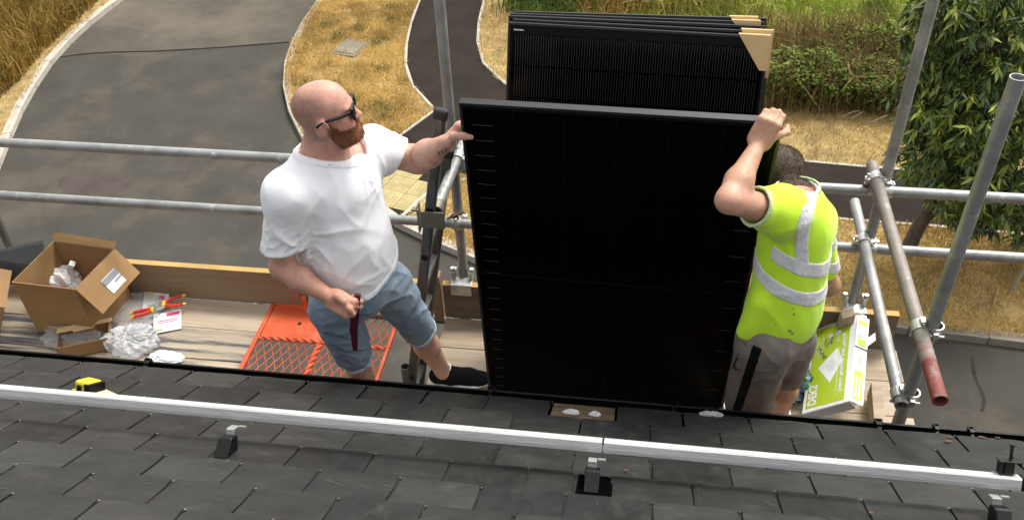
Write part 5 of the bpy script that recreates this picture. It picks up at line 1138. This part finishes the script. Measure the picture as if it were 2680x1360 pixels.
# T-shirt
def sleeve(vx, s_, e, t, r0, r1): vx.cone(s_, s_*(1-t)+e*t, r0, r1, .05)
t1 = Vox((-1.72, 2.12, .70), (-.52, 3.22, 1.75), h)
t1.cone(nk-V(0, 0, .005), (shR+shL)/2-V(0, 0, .07), .084, .115, .06); t1.ell(che, (.142, .186, .205), TA, .06); t1.ell(bel, (.150, .178, .185), TA, .08); t1.ell(low, (.150, .180, .17), TA, .07)
t1.cone(shR*.6+shL*.4-V(0, 0, .02), shR, .085, .076, .06); t1.cone(shL*.6+shR*.4-V(0, 0, .02), shL, .085, .078, .06); t1.cone(nk+V(-.015, 0, .0), shR, .060, .073, .05); t1.cone(nk-V(0, 0, .015), shL, .060, .072, .05)
sleeve(t1, shR, elR, .76, .076, .073); sleeve(t1, shL, elL, .66, .078, .070)
w1 = wrinkle(17, 24, 7, np.diag([1, 1, .8])); w2 = wrinkle(23, 60, 6); armR = shR*.3+elR*.7; crz = wrinkle(9, 85, 4, np.diag([.5, .5, 1.3]))
armpit = ony(802, 606, 2.55); hipf = ony(1000, 735, 2.58)
def fan(P, c, ax, n, k, rad):      # folds fanning out from a point of tension
    r = P-c; u_ = unit(ax); v_ = unit(np.cross(u_, V(-.3, .95, 0))); th = np.arctan2(r@v_, r@u_); d = np.linalg.norm(r, axis=-1); return (1-np.abs(np.sin(th*n+k*d*14)))**2*np.exp(-(d/rad)**2)*sst(.05, .13, d)
def fold1(P):
    o = -.0030*w1(P)-.0012*w2(P)-.0034*(1-np.minimum(np.abs(w1(P)*2.2), 1))**2
    o += -.0085*(1-np.abs(crz(P)))**3*np.exp(-((np.linalg.norm(P-armR, axis=-1))/.12)**2)*1.4
    o += -.013*fan(P, armpit, V(.8, .1, -.25), 3.0, .7, .20)-.009*fan(P, hipf+V(.04, 0, 0), V(-.9, 0, .1), 4.0, .5, .17)-.007*fan(P, ony(1005, 435, 2.80), V(-.5, 0, -.8), 4, .4, .13)-.009*fan(P, ony(890, 760, 2.5), V(.6, 0, .5), 4, .9, .15); return o
t1.disp(fold1, .03)
hemn = unit(V(-.02, -.30, 1)); hemp = ony(972, 782, 2.51)
arR, arL = unit(elR-shR), unit(elL-shL)
def cut1(P):
    d = -((P-hemp)@hemn)-.018*np.sin((P@Lf1)*9+.6); 
    dR = np.where(np.linalg.norm(P-(shR*.25+elR*.75), axis=-1) < .17, (P-(shR*.28+elR*.72))@unit(arR+V(.25, 0, 0)), -1); dL = np.where(np.linalg.norm(P-(shL*.4+elL*.6), axis=-1) < .16, (P-(shL*.40+elL*.60))@unit(arL+V(0, -.2, -.1)), -1)
    isarmR = ((P-(shR-Lf1*.02))@Lf1 < .02) & ((P-shR)@V(0, 0, 1) < .0); 
    return np.maximum(np.where(isarmR & (P[..., 2] > hemp[2]+.03), np.maximum(d, dR), d), dL)
t1.limit(cut1, .006)
_a, _b, _c3 = ony(793, 376, 2.70), ony(866, 428, 2.60), ony(925, 385, 2.79); nN = unit(np.cross(_b-_a, _c3-_a)); nN = nN if nN[2] > 0 else -nN
t1.limit(lambda P: np.where(np.linalg.norm(P-nk, axis=-1) < .16, (P-_b)@nN, -1), .004)
t1.cone(nk+HF1@V(-.02, 0, .07), nk+F1*.02-V(0, 0, .06), .076, .066, .006, True)
t1.cone(shR*.35+elR*.65, elR, .062, .064, .006, True); t1.cone(shL*.50+elL*.50, elL, .060, .060, .006, True)
ts = t1.build('t_shirt', 'white_cotton', m1)
hb = t1.copy(); idx, P = hb.near(.03); hb.d[idx] -= .0020; hb.limit(lambda P: np.abs(-((P-hemp)@hemn)-.018*np.sin((P@Lf1)*9+.6)+.013)-.0125, .003); hb.build('bottom_hem', 'white_cotton', ts)
cr_ = t1.copy(); idx, P = cr_.near(.03); cr_.d[idx] -= .0024; ncen = nk-V(0, 0, .02)
def neckd(P): ax = unit(nk+HF1@V(-.02, 0, .07)-(nk+F1*.03-V(0, 0, .06))); r = P-nk; t = r@ax; return np.linalg.norm(r-t[..., None]*ax, axis=-1)
cr_.limit(lambda P: np.where(np.linalg.norm(P-nk, axis=-1) < .15, np.maximum(-(P-_b)@nN-.018, -1), 1), .005); cr_.build('collar', 'white_cotton', ts, smooth_it=3)
# denim shorts
d1 = Vox((-1.55, 2.2, .32), (-.6, 3.2, 1.15), h)
d1.ell((hR+hL)/2+V(0, 0, .05), (.142, .172, .125), TA, .05); d1.cone(hR, knR, .102, .074, .05); d1.cone(hL, knL, .100, .072, .05)
dw = wrinkle(31, 34, 6, np.diag([1, 1, 1.4])); dw2 = wrinkle(33, 75, 5); d1.disp(lambda P: -.0050*dw(P)-.0022*dw2(P)-.006*(1-np.minimum(np.abs(dw(P)*2.2), 1))**2-.010*fan(P, ony(985, 800, 2.6), V(.7, 0, -.6), 4, .5, .16)-.008*fan(P, ony(905, 850, 2.5), V(.5, 0, -.9), 4, .5, .14), .03)
lR, lL = unit(knR-hR), unit(knL-hL)
def cutd(P):
    rR = np.linalg.norm(np.cross(P-hR, lR), axis=-1); rL = np.linalg.norm(np.cross(P-hL, lL), axis=-1); return np.where(rR < rL, (P-knR)@unit(lR+V(-.05, .15, 0)), (P-knL)@unit(lL+V(.0, .25, 0)))
d1.limit(cutd, .005); d1.cone(knR*.85+hR*.15, knR-V(0, 0, .12), .068, .070, .004, True); d1.cone(knL*.85+hL*.15, knL-V(0, 0, .12), .062, .064, .004, True)
ds = d1.build('denim_shorts', 'denim', m1)
hm_ = d1.copy(); idx, P = hm_.near(.03); hm_.d[idx] -= .0022
legR = lambda P: np.linalg.norm(np.cross(P-hR, lR), axis=-1)-np.linalg.norm(np.cross(P-hL, lL), axis=-1)
for sg in (1, -1): hh_ = hm_.copy(); hh_.limit(lambda P: np.maximum(np.abs(cutd(P)+.012)-.0115, sg*legR(P))); hh_.build('hem', 'denim_pale', ds)
# strap held in the right hand
mb = MB(); a = ony(940, 790, 2.43); pts = [a+V(-.005, .01, .03), ony(930, 815, 2.42), ony(926, 860, 2.44), ony(930, 915, 2.46)]
sk = [];
for p, w_ in zip(pts, (.012, .016, .016, .009)): sk.append((p, w_))
vs = [];
for p, w_ in sk: vs += [p+V(-w_, -.006, 0), p+V(w_, -.006, 0), p+V(w_, .006, 0), p+V(-w_, .006, 0)]
mb.add(vs, [q for i in range(3) for q in [(4*i, 4*i+1, 4*i+5, 4*i+4), (4*i+1, 4*i+2, 4*i+6, 4*i+5), (4*i+2, 4*i+3, 4*i+7, 4*i+6), (4*i+3, 4*i, 4*i+4, 4*i+7)]]+[(3, 2, 1, 0), (12, 13, 14, 15)])
thing('strap', mb, M['maroon'], 'dark red strap hanging from the bald man\'s hand', 'strap', bevel=.002)
# tattoo: three small crosses on the left forearm, pressed onto the skin
bob = [o for o in m1.children if o.name.startswith('body')][0]
from mathutils.bvhtree import BVHTree
bvh = BVHTree.FromPolygons([tuple(v.co) for v in bob.data.vertices], [tuple(p.vertices) for p in bob.data.polygons]); rl = Vector(root_loc(bob))
mb = MB()
for k in range(3):
    cx, cy = 1149+9.0*k, 401-3.6*k
    for s in (1, -1):
        prev = None
        for t in (-1, 0, 1):
            hit = bvh.ray_cast(Vector(CAM)-rl, Vector(ray(cx+s*t*3.4, cy+t*6)))
            if hit[0] is None: prev = None; continue
            p = np.array(hit[0]+hit[1]*.0004+rl)
            if prev is not None: mb.tube(prev, p, .0013, 5)
            prev = p
if mb.v: mb.build('tattoo', M['ink'], bob)['kind'] = 'stuff'
# sock and shoes
for an, fw in ((anL, V(.93, .10, 0)), (anR, V(.75, -.5, 0))):
    mb = MB(); mb.tube(an-V(0, 0, .03), an+V(0, 0, .032), .040, 18, .0415); mb.build('sock', M['sock'], m1, smooth=True); shoe(m1, an, fw)

# ------------------------------------------------------------------ man in the yellow polo shirt
sL2, sR2 = ony(2045, 555, 2.60), ony(2124, 580, 2.80); nk2 = ony(2084, 508, 2.745); hc2 = ony(2042, 474, 2.90); HF2 = axes((.05, .93, -.33), (-.12, .33, .94))
eL2, wL2 = ony(1908, 524, 2.47), ony(1983, 380, 2.69); eR2, wR2 = ony(2166, 745, 2.90), V(.50, 3.06, 1.02)
pl2, pr2 = ony(2002, 890, 2.57), ony(2072, 885, 2.72); kL2, kR2 = ony(1957, 1062, 2.76), ony(2052, 985, 2.88); aL2, aR2 = onz(1915, 1082, .09), onz(2040, 1080, .09)
F2 = unit(V(-.72, .69, 0))
pc2 = (pl2+pr2)/2; up2 = unit((sL2+sR2)/2-pc2); TA2 = axes(F2, up2); TP2 = axes(F2, V(0, 0, 1)); ch2 = ony(2082, 632, 2.705); be2 = ony(2064, 745, 2.665); lo2 = ony(2046, 825, 2.65)
m2 = empty('person', V(aL2[0]+.1, aL2[1], 0), 'man in yellow high visibility polo and grey shorts, back turned, gripping the panel', 'person')
b2_ = Vox((.05, 2.15, -.05), (1.15, 3.42, 1.98), h)
head(b2_, hc2, HF2, .95, nk2-up2*.02, .056)
b2_.cone(nk2-up2*.03, (sL2+sR2)/2-up2*.05, .058, .085, .05); b2_.ell(ch2, (.085, .12, .16), TA2, .06); b2_.ell(be2, (.085, .11, .14), TA2, .06); b2_.ell(pc2, (.09, .12, .11), TP2, .06)
b2_.cone(sL2, eL2, .056, .042, .04); m_ = eL2*.66+wL2*.34; b2_.cone(eL2, m_, .037, .0425, .03); b2_.cone(m_, wL2, .0425, .026, .03); b2_.ell(eL2+unit(eL2-(sL2+wL2)/2)*.022, (.019,)*3, None, .016)
b2_.cone(sR2, eR2, .050, .042, .04); b2_.cone(eR2, wR2, .045, .030, .03); hand(b2_, wR2, unit(wR2-eR2), V(0, -.5, .8), 1.0, (.6, .6, .4), left=False)
for hp, kn, an in ((pl2, kL2, aL2), (pr2, kR2, aR2)):
    b2_.cone(hp, kn, .080, .056, .05); mid = kn*.66+an*.34-F2*.01; b2_.cone(kn, mid, .052, .055, .03); b2_.cone(mid, an, .054, .036, .03); b2_.cone(an, an-V(0, 0, .03)+F2*.05, .036, .028, .03)
# left hand over the top corner of the panel: fingers over the frame, thumb round the side
ke = ony(2014, 322, 2.715); fdh = unit(ke-wL2)
tpz = [wL2+fdh*.03+V(.024, .0, .0), ony(2040, 352, 2.725), ony(2058, 347, 2.765), ony(2061, 330, 2.80)]
hand(b2_, wL2, fdh, V(-.15, -.85, .45), 1.05, (.75, 1.25, .6), left=True, thumbpts=tpz)
b2_.disp(lambda P: .0012*wrinkle(14, 60)(P), .012)
def skin2(v):
    c = np.tile(SKIN2, (len(v), 1)); dN = np.linalg.norm(v-nk2, axis=1); c = lerp3(c, V(.60, .215, .165), .75*sst(.20, .09, dN)+.5*sst(.17, .1, np.linalg.norm(v-hc2, axis=1)))
    c = lerp3(c, V(.62, .33, .25), .5*sst(.12, .04, np.linalg.norm(v-eL2, axis=1))); c = lerp3(c, V(.42, .22, .14), .6*sst(.75, .6, v[:, 2])); return c
b2_.build('body', 'skin', m2, skin2)
hr = Vox(hc2-.17, hc2+.17, .0036); head(hr, hc2, HF2, .95, nk2-up2*.02, .056); hn = wrinkle(61, 200, 8); hg = wrinkle(64, 45, 4); idx, P = hr.near(.04)
q2 = lambda P: (P-hc2)@HF2
hr.d[idx] -= (.004+.010*sst(-.03, .09, q2(P)[..., 2])+.0008*hn(P)+.0020*hg(P)); 
def hairfn(P): q = q2(P)/.95; x, y, z = q[..., 0], q[..., 1], q[..., 2]; ear = .034-np.sqrt((x+.004)**2+(np.abs(y)-.082)**2+(z+.012)**2); return np.maximum(np.maximum(np.maximum(-.012+.05*np.maximum(x+.06, 0)-z-.014*np.cos(y*38), x-.062+.4*np.maximum(-z, 0)), ear), -1)
hr.limit(hairfn, .004); ho = hr.build('hair', 'hair_brown', m2, smooth_it=1); strands(ho, 9000, .009, .0009, V(.15, .098, .064), V(.065, .043, .029), V(0, .35, .35), 'hair_strands')
# polo shirt
t2_ = Vox((.05, 2.15, .62), (1.15, 3.42, 1.75), h)
t2_.cone(nk2-up2*.035, (sL2+sR2)/2-up2*.05, .080, .100, .05); t2_.ell(ch2, (.115, .150, .185), TA2, .06); t2_.ell(be2, (.118, .148, .18), TA2, .07); t2_.ell(lo2, (.130, .164, .16), TP2, .07); t2_.cone(nk2-up2*.03, sR2, .058, .066, .05); t2_.cone(nk2-up2*.03, sL2, .058, .070, .05)
t2_.cone(sL2*.6+sR2*.4, sL2, .08, .076, .06); t2_.cone(sR2*.6+sL2*.4, sR2, .08, .070, .06); sleeve(t2_, sL2, eL2, .60, .074, .068); sleeve(t2_, sR2, eR2, .78, .070, .062)
t2_.cone(ony(1990, 790, 2.56), ony(1952, 866, 2.545), .04, .034, .05)
w3 = wrinkle(71, 22, 6, np.diag([1, 1, .7])); w4 = wrinkle(72, 55, 6); t2_.disp(lambda P: -.0080*w3(P)-.0018*w4(P)-.010*fan(P, ony(1988, 598, 2.56), V(.9, 0, -.3), 3.2, .6, .14)-.008*fan(P, ony(2180, 690, 2.74), V(-.8, 0, -.4), 3.5, .6, .14)-.007*fan(P, ony(1965, 800, 2.5), V(.9, 0, -.3), 3.5, .6, .16), .03)
hp2 = ony(2060, 905, 2.53); hn2 = unit(V(.12, -.16, 1)); aL_, aR_ = unit(eL2-sL2), unit(eR2-sR2)
def cut2(P):
    d = -((P-hp2)@hn2)+.010*np.sin((P@unit(V(.6, .8, 0)))*16+2.4)
    dL = np.where(np.linalg.norm(P-(sL2*.4+eL2*.6), axis=-1) < .17, (P-(sL2*.46+eL2*.54))@aL_, -1); dR = np.where((np.linalg.norm(P-(sR2*.2+eR2*.8), axis=-1) < .12) & ((P-sR2)@unit(V(.6, .75, 0)) > .03), (P-(sR2*.25+eR2*.75))@aR_, -1); return np.maximum(np.maximum(d, dL), dR)
t2_.limit(cut2, .006); shell = t2_.copy()
t2_.cone(nk2+HF2@V(-.02, 0, .06), nk2-up2*.03, .074, .064, .008, True); t2_.cone(sL2*.6+eL2*.4, eL2, .060, .062, .006, True)
ps = t2_.build('polo_shirt', 'hivis', m2)
def band(fn, name, mtl, t=.0028, src=None):
    g = (src or t2_).copy(); idx, P = g.near(.03); g.d[idx] -= t; g.limit(fn); return g.build(name, mtl, ps, smooth_it=1)
c1_, c2_ = ony(2092, 692, 2.58), ony(2062, 775, 2.53); nb1, nb2 = unit(V(.42, .0, 1)), unit(V(.42, .0, 1))
sidecut = lambda P: np.maximum(-1, (P-ony(2008, 690, 2.5))@unit(V(-1, .25, 0)))
notarm = lambda P: np.where((P-eL2)@unit(V(1, 0, 0)) < .11, .02, -1)
band(lambda P: np.maximum(np.abs((P-c1_)@nb1)-.027, sidecut(P)), 'reflective_band', 'reflective')
band(lambda P: np.maximum(np.abs((P-c2_)@nb2)-.027, -1), 'reflective_band', 'reflective')
sa, sb_ = ony(2122, 515, 2.70), ony(2102, 690, 2.60); sv = unit(np.cross(sb_-sa, -ray(2100, 600)))
band(lambda P: np.maximum(np.maximum(np.abs((P-sa)@sv-.014*np.sin(((P-sa)@unit(sb_-sa))*13))-.0225, -(P-c1_)@nb1+.02), (P-ony(2110, 470, 2.72))@V(0, 0, 1)), 'reflective_strap', 'reflective')
band(lambda P: np.maximum(np.abs((P-c1_)@nb1-.03)-.028, np.abs((P-ony(1972, 640, 2.55))@unit(V(.8, .6, 0)))-.02), 'chest_patch', 'rib_white')
cuffL = lambda P: np.where(np.linalg.norm(P-(sL2*.4+eL2*.6), axis=-1) < .17, np.abs((P-(sL2*.46+eL2*.54))@aL_+.008)-.0075, 1)
band(cuffL, 'sleeve_cuff', 'rib_white', .0022)
cg = Vox(nk2-.16, nk2+.16, .0038); ax2 = unit(nk2+HF2@V(-.02, 0, .05)-(nk2-up2*.03))
cg.cone(nk2-ax2*.012, nk2+ax2*.040, .086, .078, .01); cg.limit(lambda P: np.maximum((P-nk2)@ax2-.030+.10*((P-nk2)@F2), -((P-nk2)@ax2+.016)), .004); cg.cone(nk2-ax2*.05, nk2+ax2*.09, .076, .070, .003, True); col_ = cg.build('collar', 'rib_white', ps)
# grey shorts with a black side stripe
d2 = Vox((.05, 2.15, .25), (1.15, 3.42, 1.12), h)
d2.ell(pc2+V(0, 0, .04), (.115, .150, .13), TP2, .05); d2.cone(pl2, kL2, .106, .100, .05); d2.cone(pr2, kR2, .096, .080, .05)
g1 = wrinkle(81, 24, 6, np.diag([1, 1, .8])); g2 = wrinkle(82, 60, 5); d2.disp(lambda P: -.0095*g1(P)-.003*g2(P)-.010*fan(P, ony(2050, 930, 2.55), V(-.5, 0, -.8), 4, .4, .16), .03)
l2L, l2R = unit(kL2-pl2), unit(kR2-pr2)
def cuts(P):
    rL = np.linalg.norm(np.cross(P-pl2, l2L), axis=-1); rR = np.linalg.norm(np.cross(P-pr2, l2R), axis=-1); return np.where(rL < rR, (P-kL2)@l2L, (P-kR2)@l2R)
d2.limit(cuts, .005); d2.cone(kL2*.85+pl2*.15, kL2-V(0, 0, .16), .085, .088, .004, True); d2.cone(kR2*.85+pr2*.15, kR2-V(0, 0, .14), .072, .075, .004, True)
gs = d2.build('grey_shorts', 'jersey_grey', m2)
p_a, p_b = ony(1984, 903, 2.47), ony(1934, 1055, 2.62); vdir = -unit(ray(1950, 980)); sn = unit(np.cross(p_b-p_a, vdir))
def face_(P): t = np.clip((P-pl2)@l2L, -.1, .6); return -((P-pl2-t[..., None]*l2L)@vdir)+.02
def stripe(P): return np.maximum(np.maximum(np.abs((P-p_a)@sn)-.0185, face_(P)), (P-ony(1982, 898, 2.5))@V(0, 0, 1))
g = d2.copy(); idx, P = g.near(.03); g.d[idx] -= .0022; g.limit(stripe); sto = g.build('side_stripe', 'stripe_black', gs)
g = d2.copy(); idx, P = g.near(.03); g.d[idx] -= .0026
g.limit(lambda P: np.maximum(np.maximum(np.abs((P-p_a)@sn+.0155*(1 if (ony(1960, 903, 2.47)-p_a)@sn < 0 else -1))-.0022, np.where(np.sin(((P-p_a)@unit(p_b-p_a))*150) > -.2, np.sin(((P-p_a)@unit(p_b-p_a))*900)*.004-.001, .01)), np.maximum(face_(P), (P-ony(1980, 900, 2.5))@V(0, 0, 1)))); g.build('stripe_lettering', 'white_print', sto, smooth_it=0)['kind'] = 'stuff'
for an in (aL2, aR2):
    mb = MB(); mb.tube(an-V(0, 0, .03), an+V(0, 0, .05), .040, 18, .0415); mb.build('sock', M['sock'], m2, smooth=True); shoe(m2, an, F2, mats=('sole_white', 'sole_white'))

# ------------------------------------------------------------------ small marks pressed onto cloth and skin
def decals(obj, parent, marks, mtl, nm, lift=.0006):
    b = BVHTree.FromPolygons([tuple(v.co) for v in obj.data.vertices], [tuple(p.vertices) for p in obj.data.polygons]); o3 = Vector(root_loc(obj)); mb = MB()
    for ring in marks:
        pts = []
        for x, y in ring:
            hit = b.ray_cast(Vector(CAM)-o3, Vector(ray(x, y)))
            if hit[0] is None: pts = []; break
            pts.append(np.array(hit[0]+o3)-unit(ray(x, y))*lift*3)
        if len(pts) > 2: mb.add(pts, [tuple(range(len(pts)))])
    if mb.v: mb.build(nm, M[mtl], parent)['kind'] = 'stuff'
def blob(x, y, r, n=8, e=.7): return [(x+r*math.cos(6.283*k/n)*random.uniform(.6, 1.3), y+e*r*math.sin(6.283*k/n)*random.uniform(.6, 1.3)) for k in range(n)]
mk('paint_mark', (.22, .26, .16), .8)
decals(ps, ps, [blob(2068, 866, 6), blob(2075, 872, 4), blob(2078, 822, 4), blob(2076, 808, 2.5), blob(2030, 850, 2), blob(1996, 700, 2)], 'paint_mark', 'paint_marks', .001)
decals(ts, ts, [[(858+5*k, 431-.9*k), (861.5+5*k, 430.4-.9*k), (861.5+5*k, 433.4-.9*k), (858+5*k, 434-.9*k)] for k in range(6)], 'label_grey', 'collar_print', .001)
mk('pocket_dark', (.012, .010, .009), .9)
decals(gs, gs, [[(1950, 898), (1953, 899), (1934, 930), (1921, 958), (1916, 964), (1917, 956), (1930, 926)], [(1918, 956), (1924, 956), (1934, 966), (1943, 968), (1932, 974), (1922, 968)]], 'pocket_dark', 'pocket_opening', .001)
